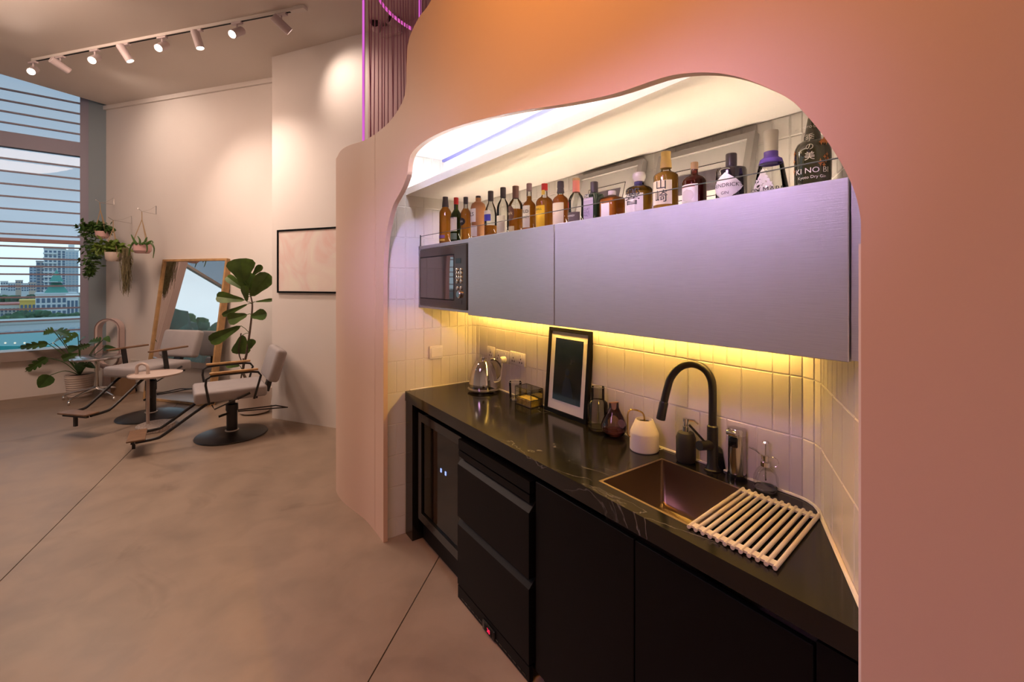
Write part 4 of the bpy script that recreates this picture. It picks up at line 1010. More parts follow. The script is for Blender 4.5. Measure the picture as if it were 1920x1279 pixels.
# roll-up dish rack lying across the sink edge
q = [onz(*c, ZC+.006) for c in ((1291, 989), (1394, 917), (1535, 967), (1453, 1067))]
t = thing('dish_rack', 'cream roll-up drying rack of twelve rods across the sink edge', 'dish rack', (q[0]+q[2])/2)
zr = ZC+.0075
for k in range(12):
    f = k/11; a = q[0]+(q[3]-q[0])*f; b = q[1]+(q[2]-q[1])*f; a.z = b.z = zr
    mb = MB(); mb.tube([a, b], .0055, 10); mb.build('rod', mat('rod_cream', (.58, .53, .48), .4), t, world=True)
for A, B, o in ((q[0], q[3], q[1]), (q[1], q[2], q[0])):
    A = A.copy(); B = B.copy(); A.z = B.z = zr; u = (o-A); u.z = 0; u.normalize(); mb = MB()
    s0, s1 = u*.008, u*.030
    mb.add([A+s0+Vector((0, 0, -.003)), B+s0+Vector((0, 0, -.003)), B+s1+Vector((0, 0, -.003)), A+s1+Vector((0, 0, -.003)), A+s0+Vector((0, 0, .003)), B+s0+Vector((0, 0, .003)), B+s1+Vector((0, 0, .003)), A+s1+Vector((0, 0, .003))],
           [(0, 3, 2, 1), (4, 5, 6, 7), (0, 1, 5, 4), (1, 2, 6, 5), (2, 3, 7, 6), (3, 0, 4, 7)])
    mb.build('end_strap', mat('strap_cream', (.58, .53, .48), .6), t, world=True, smooth=False)

# watering can
p = onz(1208, 843, ZC); r = angr(1181, 1236, p); zs = at(1208, 811, depth(p)).z-ZC; zt = at(1208, 786, depth(p)).z-ZC
t = thing('watering_can', 'small cream watering can with brass handle on the counter', 'watering can', (p.x, p.y, ZC+.0004))
mb = MB(); mb.lathe([(r*.95, 0), (r, .004), (r, zs), (r*.98, zs+.004), (r*.62, zt-.003), (r*.57, zt), (r*.54, zt), (r*.52, zt-.004), (r*.52, zt-.012)], 32, cap1=False); mb.build('body', M_cream, t)
mb = MB(); mb.lathe([(r*.515, zt-.012), (0, zt-.012)], 24); mb.build('filling_hole', mat('can_inside', (.25, .17, .05), .6), t)
dl = lambda px, py, dt=0: at(px, py, depth(p)+dt)-Vector((p.x, p.y, ZC+.0004))
mb = MB(); mb.tube(catmull([dl(1236, 845, .0), dl(1245, 843, .01), dl(1256, 831, .02), dl(1271, 812, .03)], 4), [.007]*8+[.0055]*5, 8); mb.build('spout', M_cream, t)
mb = MB(); mb.tube(catmull([dl(1181, 819), dl(1177, 812), dl(1177, 790), dl(1177.5, 775), dl(1183, 768.5), dl(1196, 770), dl(1206, 776), dl(1209, 790)], 5), .0034, 8); mb.build('handle', M_brass, t)
# plum glass vase
p = onz(1151, 817, ZC); r = angr(1126.5, 1176, p); zt = at(1151, 755, depth(p)).z-ZC
t = thing('glass_vase', 'teardrop plum glass vase with slanted rim', 'vase', (p.x, p.y, ZC+.0004))
mb = MB(); prof_ = [(.35, 0), (.62, .02), (.88, .12), (1, .27), (.97, .36), (.80, .52), (.55, .70), (.38, .85), (.36, 1.0)]
mb.lathe([(a*r, b*zt) for a, b in prof_], 28, cap1=False)
for i in range(len(mb.v)):
    x, y, z = mb.v[i]
    if z > zt*.8: mb.v[i] = (x, y, z+(x*.35+y*-.2)*((z/zt-.8)/.2))
mb.build('bowl', G_purple, t)
mb = MB(); rim = mb; rp = [(prof_[-1][0]*r*math.cos(a), prof_[-1][0]*r*math.sin(a), zt+(prof_[-1][0]*r*(math.cos(a)*.35-math.sin(a)*.2))) for a in [2*PI*k/24 for k in range(24)]]
mb.tube(rp, .0016, 6, closed=True); mb.build('rim', mat('plum_rim', (.35, .2, .15), .15), t)
mb = MB(); mb.lathe([(.30*r, .004), (.58*r, .01), (.80*r, zt*.12), (.84*r, zt*.17)], 24); mb.build('thick_base', mat('plum_base', (.55, .22, .20), .05, trans=.9, ior=1.3), t)
# smoked carafe
p = onz(1121, 805.5, ZC); r = angr(1102, 1140, p); zt = at(1121, 725.5, depth(p)).z-ZC
t = thing('carafe', 'smoked glass carafe with wide straight neck beside the framed print', 'carafe', (p.x, p.y, ZC+.0004))
mb = MB(); mb.lathe([(r*.8, 0), (r*.97, .006), (r, .02), (r, zt*.58), (r*.93, zt*.645), (r*.68, zt*.69), (r*.66, zt*.72), (r*.66, zt)], 28, cap1=False); mb.build('body', G_smoke, t)
mb = MB(); mb.tube([(r*.66*math.cos(a), r*.66*math.sin(a), zt) for a in [2*PI*k/24 for k in range(24)]], .0012, 6, closed=True); mb.build('rim', mat('smoked_rim', (.25, .25, .2), .1), t)
mb = MB(); mb.lathe([(r*.76, .003), (r*.93, .01), (r*.93, .016)], 24); mb.build('thick_base', mat('smoked_base', (.6, .58, .40), .05, trans=.9, ior=1.3), t)

# large framed print leaning on the backsplash
b0 = onz(1017, 768.5, ZC); b1 = onz(1101.5, 796, ZC)
yb = (b0.y+b1.y)/2; top = ony(1070, 617.5, 1.571)
zt = top.z; x0, x1 = b0.x, b1.x
P_dark = print_mat('dark_portrait_print', [(0.35, (.004, .006, .006)), (0.55, (.016, .018, .016)), (0.72, (.05, .035, .055))], 5, 1.5, .12)
def fp(px, py): return None
T, Mf, fwid, fht = art_frame('framed_print', 'black framed dark print in white mount leaning against the tiles', (x0, 1.571, zt), (x1, 1.571, zt), (x0, yb, ZC+.001), (x1, yb, ZC+.001), .020, .022, M_black, P_dark, .034, matb=.05)
mb = MB(); cx = fwid*.50; pts = [(cx-.035, .10), (cx-.028, .17), (cx-.01, .20), (cx+.02, .195), (cx+.04, .15), (cx+.05, .10)]
mb.prism(pts, -.0065, -.0060, Mf); mb.prism([(cx+.0+.016*math.cos(a), .225+.018*math.sin(a)) for a in [2*PI*k/12 for k in range(12)]], -.0066, -.0062, Mf)
mb.build('print_figure', mat('print_blue', (.012, .018, .035), .15), T, world=True, smooth=False)

# glass box with black edges
qs = [onz(966, 755.5, ZC), onz(995.4, 766.6, ZC), onz(1017.5, 761.5, ZC)]; q3 = qs[0]+qs[2]-qs[1]
hh = at(996, 733, depth(qs[1])).z-ZC
t = thing('glass_box', 'glass jewellery box with black metal edges beside the print', 'box', (qs[0]+qs[2])/2)
cs = [qs[0], qs[1], qs[2], q3]; up = Vector((0, 0, 1)); e = .0022
mb = MB(); zl = [e+.0006, hh*.42, hh]
for zq in zl: mb.tube([c+up*zq for c in cs], e, 4, closed=True)
for c in cs: mb.tube([c+up*.0006, c+up*hh], e, 4)
mb.build('frame', M_bmetal, t, world=True, smooth=False)
mb = MB()
for i in range(4):
    a, b = cs[i], cs[(i+1) % 4]; mb.add([a+up*.002, b+up*.002, b+up*hh, a+up*hh], [(0, 1, 2, 3)])
mb.add([c+up*hh for c in cs], [(0, 1, 2, 3)]); mb.build('pane', G_clear, t, world=True, smooth=False)
mb = MB(); cc = (qs[0]+qs[2])/2
mb.add([cc+(c-cc)*.9+up*.003 for c in cs]+[cc+(c-cc)*.9+up*hh*.36 for c in cs], [(3, 2, 1, 0), (4, 5, 6, 7), (0, 1, 5, 4), (1, 2, 6, 5), (2, 3, 7, 6), (3, 0, 4, 7)])
mb.build('sachets', mat('sachets_yellow', (.55, .42, .12), .5, var=.5, vs=45), t, world=True, smooth=False)
# tumblers
p = onz(961, 750, ZC); t = thing('glass_tumbler', 'clear drinking glass standing behind the glass box', 'glass', (p.x, p.y+.02, ZC+.0004))
mb = MB(); mb.lathe([(.030, 0), (.034, .004), (.038, .105)], 24, cap1=False); mb.build('glass', thin_glass('tumbler_glass', (.96, .96, .94), 1.0), t)
mb = MB(); mb.tube([(.038*math.cos(a), .038*math.sin(a), .105) for a in [2*PI*k/20 for k in range(20)]], .001, 5, closed=True); mb.build('rim', M_plastic, t)

# kettle
p = onz(906.5, 733, ZC); r = angr(877, 936.5, p); zt = at(907, 668, depth(p)).z-ZC
t = thing('kettle', 'polished chrome electric kettle on its base at the counter end', 'kettle', (p.x, p.y, ZC+.0004))
mb = MB(); mb.lathe([(r*.96, .010), (r*1.0, .013), (r*1.0, .020), (r*.9, .024)], 32); 
for k in range(4):
    a = PI/4+PI/2*k; mb.lathe([(.012, 0), (.014, .012)], 10, c=(r*.75*math.cos(a), r*.75*math.sin(a), 0))
mb.build('base', M_chrome2, t)
hb = zt
mb = MB(); mb.lathe([(r*.90, .024), (r*.92, .03), (r*.90, hb*.25), (r*.84, hb*.45), (r*.74, hb*.64), (r*.60, hb*.79), (r*.50, hb*.845)], 40); mb.build('body', M_chrome, t)
mb = MB(); mb.lathe([(r*.50, hb*.845), (r*.48, hb*.865), (r*.30, hb*.885), (r*.16, hb*.90), (r*.18, hb*.93), (r*.16, hb*.99), (0, hb)], 28); mb.build('lid', M_chrome, t)
hdv = Vector((.35, .94, 0)).normalized()
mb = MB(); mb.tube(catmull([hdv*r*.45+Vector((0, 0, hb*.90)), hdv*r*.8+Vector((0, 0, hb*.88)), hdv*r*1.12+Vector((0, 0, hb*.70)), hdv*r*1.18+Vector((0, 0, hb*.45)), hdv*r*.92+Vector((0, 0, hb*.28))], 5), .009, 10); mb.build('handle', M_chrome, t)
sv = Vector((-.93, .2, 0)).normalized()
mb = MB(); mb.tube([sv*r*.5+Vector((0, 0, hb*.62)), sv*r*.88+Vector((0, 0, hb*.72))], [.018, .009], 12); mb.build('spout', M_chrome, t)
lv = Vector((.85, -.52, 0)).normalized()
mb = MB(); mb.tube([lv*r*.88+Vector((0, 0, .05)), lv*r*1.0+Vector((0, 0, .045))], .008, 10); mb.build('switch_lever', M_chrome, t)
# sockets
def plate(name, label, pxl, pxr, pyt, pyb, gangs):
    a = ony(pxl, pyt, 1.576); b = ony(pxr, pyb, 1.576); x0, x1 = a.x, b.x; cx = (x0+x1)/2; zc = ony((pxl+pxr)/2, (pyt+pyb)/2, 1.576).z; hgt = .078
    t = thing(name, label, 'socket', (cx, 1.578, zc))
    mb = MB(); mb.rbox(x0, x1, 1.570, 1.582, zc-hgt/2, zc+hgt/2, .003, seg=2); mb.build('plate', M_plastic, t, world=True)
    n = gangs; w_ = (x1-x0)/max(n, 1)
    for k in range(n):
        gx = x0+w_*(k+.5)
        mb = MB(); mb.box(gx-.008, gx+.008, 1.567, 1.571, zc+.014, zc+.030); mb.build('switch', M_plastic, t, world=True, smooth=False)
        mb = MB()
        for dx, dz in ((0, .002), (-.011, -.018), (.011, -.018)): mb.box(gx+dx-.003, gx+dx+.003, 1.5692, 1.5705, zc+dz-.005, zc+dz+.005)
        mb.build('pin_hole', M_black, t, world=True, smooth=False)
    return t, cx, zc
plate('wall_socket', 'narrow white wall plate nearest the nook corner above the kettle', 914.5, 927.5, 650, 672, 1)
_, scx, scz = plate('wall_socket', 'double white wall socket with a white plug in it', 930, 954.5, 655, 682, 2)
plate('wall_socket', 'double white wall socket without a plug, nearest the framed print', 957, 985, 659, 687, 2)
pg = thing('power_plug', 'white plug and cord hanging from the middle wall socket', 'plug', (scx+.04, 1.55, scz-.01))
mb = MB(); mb.lathe([(.021, 0), (.021, .02), (.016, .034), (0, .036)], 20, M=Matrix.Rotation(PI/2, 4, 'X'), c=(scx+.042, 1.566, scz-.012)); mb.build('plug', M_plastic, pg, world=True)
mb = MB(); kx = p.x; mb.tube(catmull([(scx+.042, 1.545, scz-.03), (scx+.042, 1.542, scz-.07), (scx+.03, 1.535, scz-.14), (scx+.0, 1.50, ZC+.06), (scx-.05, 1.46, ZC+.016), (p.x+r*.95, p.y+.02, ZC+.014)], 6), .0032, 8); mb.build('cord', M_plastic, pg, world=True)
# light switch on the left tiled wall
a = onx(804.5, 650, XW+.002); b = onx(829.5, 672, XW+.002); zc = (onx(804.5, 649.5, XW).z+onx(804.5, 673.5, XW).z)/2; hs = (onx(804.5, 649.5, XW).z-onx(804.5, 673.5, XW).z)/2
t = thing('light_switch', 'square white light switch on the left tiled wall of the nook', 'switch', (XW, (a.y+b.y)/2, zc))
mb = MB(); mb.rbox(XW-.001, XW+.010, a.y, b.y, zc-hs, zc+hs, .003, seg=2); mb.build('plate', M_plastic, t, world=True)
mb = MB(); mb.rbox(XW+.009, XW+.013, a.y+.012, b.y-.008, zc-hs+.012, zc+hs-.012, .0015, seg=1); mb.build('rocker', M_plastic, t, world=True)

# ------------------------------------------------------------------ SALON
# picture on the projecting wall
P_rose = print_mat('pale_peach_print', [(0.3, (.91, .68, .62)), (0.46, (.93, .80, .74)), (0.6, (.95, .88, .78)), (.85, (.94, .84, .82))], 2.0, 1.6, .4)
c1 = onwall(519, 431.5, Ew, Pw, .02); c2 = onwall(519, 549, Ew, Pw, .02); wdp = 1.05
e3 = Vector((uE.x, uE.y, 0))
art_frame('framed_picture', 'large pale peach picture in thin black frame on projecting wall', c1, c1+e3*wdp, c2, c2+e3*wdp, .018, .028, M_black, P_rose, .004)
# mirror
TL = onwall(307.5, 485, C, D, .03); TR = onwall(428, 487, C, D, .03); zt = (TL.z+TR.z)/2
n3 = Vector((nB.x, nB.y, 0)); lean = n3*.26
BL = Vector((TL.x, TL.y, .002))+lean; BR = Vector((TR.x, TR.y, .002))+lean; TL.z = TR.z = zt
xx = (BR-BL).normalized(); yy = (TL-BL); mh = yy.length; yy.normalize(); nn = xx.cross(yy); mwd = (BR-BL).length
t = thing('standing_mirror', 'tall mirror in deep oak frame leaning on the far wall', 'mirror', (BL+BR)/2)
Mm = axisM(BL, xx, yy, nn); fwm = .028
mb = MB()
for a in ((0, mwd, 0, fwm), (0, mwd, mh-fwm, mh), (0, fwm, fwm, mh-fwm), (mwd-fwm, mwd, fwm, mh-fwm)): mb.box(a[0], a[1], a[2], a[3], -.07, .02, Mm)
mb.build('frame', M_wood, t, world=True, smooth=False)
mb = MB(); mb.box(fwm, mwd-fwm, fwm, mh-fwm, -.01, .0, Mm); mb.build('mirror_glass', mat('mirror', (.86, .88, .88), .0, metal=1.0), t, world=True, smooth=False)

# salon chairs
def salon_chair(label, base, fwd, lift, armcol, leg_ext, posts=False):
    rz = math.atan2(fwd.y, fwd.x)-PI/2
    T = thing('salon_chair', label, 'chair', (base.x, base.y, 0), rz, 'salon chairs by the mirror')
    L = lift
    mb = MB(); mb.lathe([(.325, .001), (.330, .006), (.325, .014), (.25, .030), (.12, .042), (.062, .046)], 48); mb.build('base_disc', M_bmetal, T)
    mb = MB(); mb.lathe([(.062, .046), (.064, .052), (.060, .056)], 24); mb.build('collar', M_plastic, T)
    mb = MB(); mb.lathe([(.050, .05), (.050, .26+L*.5), (.056, .26+L*.5), (.056, .32+L), (.03, .33+L), (.03, .40+L)], 24); mb.build('pump_column', M_bmetal, T)
    # foot pump bars behind
    mb = MB(); mb.tube([(-.03, -.05, .24), (-.06, -.42, .22), (-.02, -.52, .20), (.06, -.42, .22), (.03, -.05, .24)], .007, 6); mb.tube([(-.05, .04, .24), (-.05, .12, .22)], .012, 6); mb.build('pump_lever', M_bmetal, T)
    mb = MB(); mb.rbox(-.275, .275, -.29, .33, .415+L, .53+L, .03, seg=3); mb.build('seat', M_leather, T)
    mb = MB(); mb.box(-.16, .16, -.2, .22, .395+L, .416+L); mb.box(-.27, .27, .17, .20, .405+L, .425+L); mb.box(-.27, .27, -.20, -.17, .405+L, .425+L); mb.build('seat_frame', M_bmetal, T, smooth=False)
    Mk = Matrix.Translation((0, -.33, .515+L)) @ Matrix.Rotation(.28, 4, 'X')
    mb = MB(); mb.rbox(-.27, .27, -.055, .055, .03, .37, .035, Mk); mb.build('backrest', M_leather, T)
    mb = MB(); mb.box(-.05, .05, -.035, .01, -.10, .06, Mk); mb.build('back_bracket', M_bmetal, T, smooth=False)
    for sx in (-1, 1):
        x = sx*.30
        pts = [(x, .21, .41+L), (x, .24, .60+L), (x, .235, .655+L), (x, .20, .68+L), (x, .1, .685+L), (x, -.14, .685+L), (x, -.20, .675+L), (x, -.225, .64+L), (x, -.165, .41+L)]
        mb = MB()
        if posts: mb.add([(x+a, y, z) for a in (-.008, .008) for y, z in ((.02, .41+L), (.07, .41+L), (.11, .697+L), (.06, .697+L))], [(0, 1, 2, 3), (7, 6, 5, 4), (0, 4, 5, 1), (1, 5, 6, 2), (2, 6, 7, 3), (3, 7, 4, 0)])
        else: mb.tube(pts, .011, 8)
        arm = mb.build('arm_frame', M_bmetal, T, smooth=not posts)
        mb = MB(); mb.rbox(x-.022, x+.022, -.20, .21+(.05 if posts else 0), .696+L, .716+L, .006, seg=2); mb.build('armrest', armcol, T)
    fy = leg_ext
    for sx in (-1, 1):
        mb = MB(); mb.tube(catmull([(sx*.17, .16, .405+L), (sx*.17, .24, .38+L), (sx*.165, fy-.20, .17+L), (sx*.165, fy-.12, .135+L), (sx*.165, fy+.02, .128+L)], 4), .014, 8); mb.build('footrest_tube', M_bmetal, T)
    mb = MB(); mb.rbox(-.185, .185, fy-.05, fy+.085, .138+L, .155+L, .004, seg=1); mb.build('footplate', M_dwood, T)
    mb = MB(); mb.box(-.16, .16, fy+.03, fy+.055, .112+L, .138+L); mb.box(-.014, .014, fy+.03, fy+.055, .028+L*.9, .112+L); mb.build('footrest_bracket', M_bmetal, T, smooth=False)
    mb = MB(); mb.tube([(-.29, .19, .405+L), (-.30, .17, .36+L), (-.30, -.12, .47+L)], .007, 6); mb.tube([(-.30, -.02, .432+L), (-.30, -.13, .475+L)], .012, 6); mb.build('recline_lever', M_bmetal, T)
    return T
B1 = onz(435, 815); B2 = onz(283, 780)
f1 = (RT*-.80+FW*-.60); f2 = (RT*-.22+FW*-.975)
salon_chair('grey salon chair with oak armrests nearest the camera', B1, f1, 0.0, M_wood, .74)
salon_chair('grey salon chair with walnut armrests in front of the mirror', B2, f2, 0.10, M_dwood, .72, True)

# round side table
tz = .597; tcn = at(292, 701, (CH-tz)*FPX/(701-HZ)); R3 = Vector((RT.x, RT.y, 0))
t = thing('side_table', 'small round pink side table with arched carry handle', 'table', (tcn.x, tcn.y, 0))
M_tab = mat('dusty_pink_metal', (.56, .46, .41), .45)
mb = MB(); mb.lathe([(.232, tz-.012), (.238, tz-.006), (.238, tz+.006), (.232, tz+.006), (.230, tz-.002), (0, tz-.002)], 48); mb.build('tray_top', M_tab, t)
a = -R3*.085; b = -R3*.205
arch = [a+Vector((0, 0, .06)), a+Vector((0, 0, tz+.05))]+[a+(b-a)*(.5-.5*math.cos(k*PI/8))+Vector((0, 0, tz+.06+.05*math.sin(k*PI/8))) for k in range(9)]+[b+Vector((0, 0, tz-.002))]
mb = MB(); mb.tube(arch, .0155, 12); mb.build('pole', M_tab, t)
mb = MB(); mb.lathe([(.165, .001), (.17, .004), (.17, .055), (.165, .06), (0, .06)], 40); mb.build('terrazzo_base', print_mat('terrazzo', [(.40, (.30, .24, .21)), (.47, (.62, .55, .50)), (.56, (.35, .28, .25)), (.62, (.66, .60, .56))], 70, 0, .4), t)

# chrome styling stool
sp = onz(182, 747); t = thing('rolling_stool', 'chrome rolling stool with round top in front of potted monstera', 'stool', (sp.x, sp.y, 0)); zt = at(180, 668, depth(sp)).z
mb = MB(); mb.lathe([(.22, zt-.04), (.265, zt-.034), (.28, zt-.016), (.275, zt-.004), (.26, zt+.004), (0, zt+.006)], 36); mb.build('seat', mat('stool_top', (.62, .62, .64), .22, metal=.9), t)
mb = MB(); mb.lathe([(.028, zt-.14), (.028, zt-.03)], 16); mb.lathe([(.018, .12), (.018, zt-.12)], 16); mb.lathe([(.03, zt-.20), (.03, zt-.14)], 16); mb.build('gas_column', M_chrome2, t)
for k in range(5):
    a = 2*PI*k/5+.6; dv = Vector((math.cos(a), math.sin(a), 0))
    mb = MB(); mb.tube([dv*.02+Vector((0, 0, .14)), dv*.18+Vector((0, 0, .12)), dv*.36+Vector((0, 0, .075))], [.022, .016, .012], 8); lg = mb.build('leg', M_chrome2, t)
    mb = MB(); mb.lathe([(.026, -.012), (.03, -.006), (.03, .006), (.026, .012)], 14, M=Matrix.Rotation(PI/2, 4, 'X'), c=dv*.37+Vector((0, 0, .0305))); mb.lathe([(.010, .045), (.010, .075)], 8, c=dv*.36); mb.build('caster', M_chrome, lg)
mb = MB(); mb.tube([(.03, 0, zt-.05), (.10, .03, zt-.055)], .006, 6); mb.build('height_lever', M_bmetal, t)

# bladeless fan
fpnt = onz(206, 735); tf = depth(fpnt); t = thing('bladeless_fan', 'tall pink bladeless fan with oval loop by the window corner', 'fan', (fpnt.x, fpnt.y, 0))
z1 = at(205, 597, tf).z; z0 = at(205, 690, tf).z; hw = .5*50/FPX*tf*.80; R_d = Vector((RT.x+FW.x*.2, RT.y+FW.y*.2, 0)).normalized(); Fd = Vector((-R_d.y, R_d.x, 0))
def loop(w_, za, zb, n=10):
    out = []
    for k in range(n+1): a = PI*k/n; out.append((w_*math.cos(a), zb-w_+w_*math.sin(a)))
    for k in range(n+1): a = PI+PI*k/n; out.append((w_*math.cos(a), za+w_+w_*math.sin(a)))
    return out
lo = loop(hw, z0, z1); li = loop(hw-.028, z0+.028, z1-.028); mb = MB(); N = len(lo); vs = []
for L_, dd in ((lo, -.06), (li, -.055), (li, .055), (lo, .06)): vs += [R_d*x+Fd*dd+Vector((0, 0, z)) for x, z in L_]
fs = []
for j in range(4):
    jn = (j+1) % 4
    for i in range(N): fs.append((j*N+i, j*N+(i+1) % N, jn*N+(i+1) % N, jn*N+i))
mb.add(vs, fs); mb.build('loop', mat('fan_pink', (.74, .60, .58), .35), t, ang=.8)
mb = MB(); mb.tube([R_d*x+Fd*-.061+Vector((0, 0, z)) for x, z in loop(hw-.002, z0+.002, z1-.002)], .006, 6, closed=True); mb.build('loop_trim', mat('fan_trim', (.30, .20, .19), .3), t)
mb = MB(); mb.lathe([(.11, .002), (.112, .01), (.085, .05), (.075, z0-.02), (.06, z0+.03)], 28); mb.build('base_column', mat('fan_pink', (.74, .60, .58), .35), t)
# brown box behind the chair
bq = onz(231, 739); t = thing('cardboard_box', 'brown cardboard box on floor behind the walnut-armed chair', 'box', (bq.x, bq.y, 0), .6)
mb = MB(); mb.box(-.11, .11, -.09, .09, .001, .25); mb.build('carton', mat('cardboard', (.30, .19, .11), .8, var=.05), t, smooth=False)
mb = MB(); mb.box(-.03, .03, -.091, .091, .2505, .252); mb.box(-.03, .03, -.0915, -.0905, .18, .252); mb.build('tape', mat('parcel_tape', (.42, .30, .17), .3), t, smooth=False)
# wall socket on the far wall
sq = onwall(256, 680, C, D, .004); t = thing('wall_socket', 'white wall socket with black plug on the far wall beside mirror', 'socket', sq)
Ms = axisM(sq, (uB.x, uB.y, 0), (0, 0, 1), (nB.x, nB.y, 0))
mb = MB(); mb.rbox(-.11, .08, -.045, .045, 0, .012, .003, Ms, seg=1); mb.build('plate', M_plastic, t, world=True)
mb = MB(); mb.rbox(.0, .045, -.04, .02, .012, .05, .006, Ms, seg=1); mb.tube([Ms @ Vector((.02, -.03, .04)), Ms @ Vector((.02, -.2, .05)), Ms @ Vector((.06, -.4, .04))], .006, 6); mb.build('adapter', M_black, t, world=True)
# black object on floor at the projecting wall corner
kq = onz(504, 770); t = thing('power_adapter', 'black power adapter on floor at the projecting wall corner', 'adapter', (kq.x-.03, kq.y-.03, 0))
mb = MB(); mb.rbox(-.035, .035, -.04, .04, .001, .16, .01, seg=2); mb.build('case', M_black, t); mb = MB(); mb.tube([(0, 0, .16), (.01, -.02, .2), (.03, .03, .22)], .006, 6); mb.build('cable', M_black, t)

# ------------------------------------------------------------------ plants
def leaf_outline(kind):
    if kind == 'fig':
        return [(0, 0), (.16, .10), (.24, .25), (.30, .40), (.42, .60), (.48, .78), (.40, .93), (.20, 1.0), (0, .99)]
    if kind == 'mon':
        return [(0, .06), (.20, 0), (.40, .05), (.50, .22), (.22, .27), (.50, .36), (.50, .46), (.22, .44), (.44, .58), (.40, .66), (.18, .60), (.32, .78), (.22, .87), (.12, .76), (0, 1.0)]
    if kind == 'heart':
        return [(0, .06), (.22, 0), (.42, .08), (.50, .28), (.44, .52), (.28, .76), (.10, .94), (0, 1.0)]
    return [(0, 0), (.22, .3), (.26, .5), (.16, .8), (0, 1)]
def leaf(parent, A, B, width, kind, mt, tiltn=None, bend=.12, name='leaf'):
    A, B = Vector(A), Vector(B); y = B-A; L = y.length; y.normalize()
    vw = (Vector((0, 0, CH))-A).normalized() if tiltn is None else tiltn
    n = (vw - y*vw.dot(y)).normalized(); x = y.cross(n)
    ol = leaf_outline(kind); vs = []; fs = []; m = len(ol)
    for sx in (1, -1):
        b0 = len(vs)
        # midrib points then edge points
        for u, v in ol:
            z = -bend*L*(v-.3)**2 - .10*L*0
            vs.append(A+y*(v*L)+n*z)
        for u, v in ol:
            z = -bend*L*(v-.3)**2 + u*width*.35
            vs.append(A+y*(v*L)+x*(sx*u*width)+n*z)
        for i in range(m-1):
            q = (b0+i, b0+m+i, b0+m+i+1, b0+i+1); fs.append(q if sx > 0 else tuple(reversed(q)))
    mb = MB(); mb.add(vs, fs); return mb.build(name, mt, parent, world=True, ang=1.2)
# monstera
mp_ = onz(150, 742); tm = depth(mp_)
t = thing('potted_monstera', 'monstera plant in ribbed cream pot below the window', 'plant', (mp_.x, mp_.y, 0))
zp = at(150, 701, tm).z; rp_ = .5*56/FPX*tm*.78
mb = MB(); pr = [(rp_*.78, .001)]
for k in range(9): pr += [(rp_*(.80+.02*k)+.004, .02+k*zp/10), (rp_*(.80+.02*k), .03+k*zp/10)]
pr += [(rp_*1.0, zp), (rp_*.92, zp), (rp_*.9, zp-.03)]
mb.lathe(pr, 36); mb.build('pot', M_pot, t)
mb = MB(); mb.lathe([(rp_*.9, zp-.025), (0, zp-.02)], 24); mb.build('soil', M_soil, t)
mon = [((101, 621), (79, 627), 19, 'mon'), ((106, 620), (134, 630), 17, 'mon'), ((100, 643), (126, 630), 18, 'mon'), ((146, 627), (116, 646), 17, 'mon'), ((150, 640), (160, 631), 9, 'heart'),
       ((188, 640), (163, 642), 17, 'mon'), ((198, 632), (206, 641), 9, 'heart'), ((89, 644), (29, 653), 13, 'mon'), ((128, 655), (150, 651), 13, 'heart'), ((148, 652), (170, 646), 11, 'mon'),
       ((117, 673), (146, 663), 13, 'heart'), ((160, 690), (139, 684), 17, 'heart'), ((163, 682), (178, 690), 10, 'heart'), ((88, 671), (44, 699), 15, 'mon'), ((94, 704), (72, 728), 22, 'heart'), ((195, 652), (222, 656), 11, 'heart')]
crown = Vector((mp_.x, mp_.y, zp-.02))
for i, (a, b, wpx, kd) in enumerate(mon):
    dt = random.uniform(-.30, -.02); A = at(a[0], a[1], tm+dt); B = at(b[0], b[1], tm+dt+random.uniform(-.12, .03))
    dd = .11 if kd == 'mon' else .08
    leaf(t, A, B, wpx/FPX*tm*1.05, kd, M_leaf, tiltn=(Vector((.6, -.2, .75)) if b[1] < 660 and i < 6 else None))
    mb = MB(); mid = (crown+A)/2+Vector((0, 0, .06)); mb.tube(catmull([crown, mid, A], 5), .005, 5); mb.build('stem', M_leaf, t, world=True)
# fiddle-leaf fig
fq = Vector((*(Ew + uE*(-.42) + nE*.10), 0)); fq = at(478, 768, 5.45); fq.z = 0; tfg = depth(fq)
t = thing('potted_fig', 'fiddle-leaf fig tree in pale pot between mirror and projecting wall', 'plant', (fq.x, fq.y, 0))
mb = MB(); mb.lathe([(.12, .001), (.16, .02), (.20, .30), (.19, .31), (.18, .28)], 32); mb.build('pot', M_pot, t)
mb = MB(); mb.lathe([(.185, .28), (0, .285)], 24); mb.build('soil', M_soil, t)
trunk = [Vector((fq.x, fq.y, .27))]+[at(x, y, tfg) for x, y in ((456, 700), (462, 665), (468, 625), (472, 590), (473, 570), (470, 555), (466, 540))]
mb = MB(); mb.tube(catmull(trunk, 4), [.017-.0004*i for i in range(len(trunk)*4-3)], 8); mb.build('trunk', M_bark, t, world=True)
mb = MB(); mb.tube([at(458, 690, tfg), at(449, 668, tfg), at(447, 655, tfg), at(452, 625, tfg)], .007, 6); mb.tube([at(450, 720, tfg), at(455, 690, tfg), at(456, 672, tfg)], .008, 6); mb.build('side_branch', M_bark, t, world=True)
figs = [((457, 528), (450, 485), 48), ((474, 516), (490, 498), 13), ((459, 544), (425, 518), 17), ((464, 552), (463, 512), 34), ((470, 556), (503, 514), 32), ((463, 566), (458, 536), 14), ((459, 563), (405, 556), 22), ((478, 566), (513, 562), 7),
        ((465, 570), (416, 592), 11), ((464, 590), (427, 600), 24), ((470, 594), (499, 588), 22), ((452, 611), (393, 641), 24), ((455, 628), (451, 664), 32), ((468, 655), (473, 636), 15), ((450, 686), (424, 683), 14)]
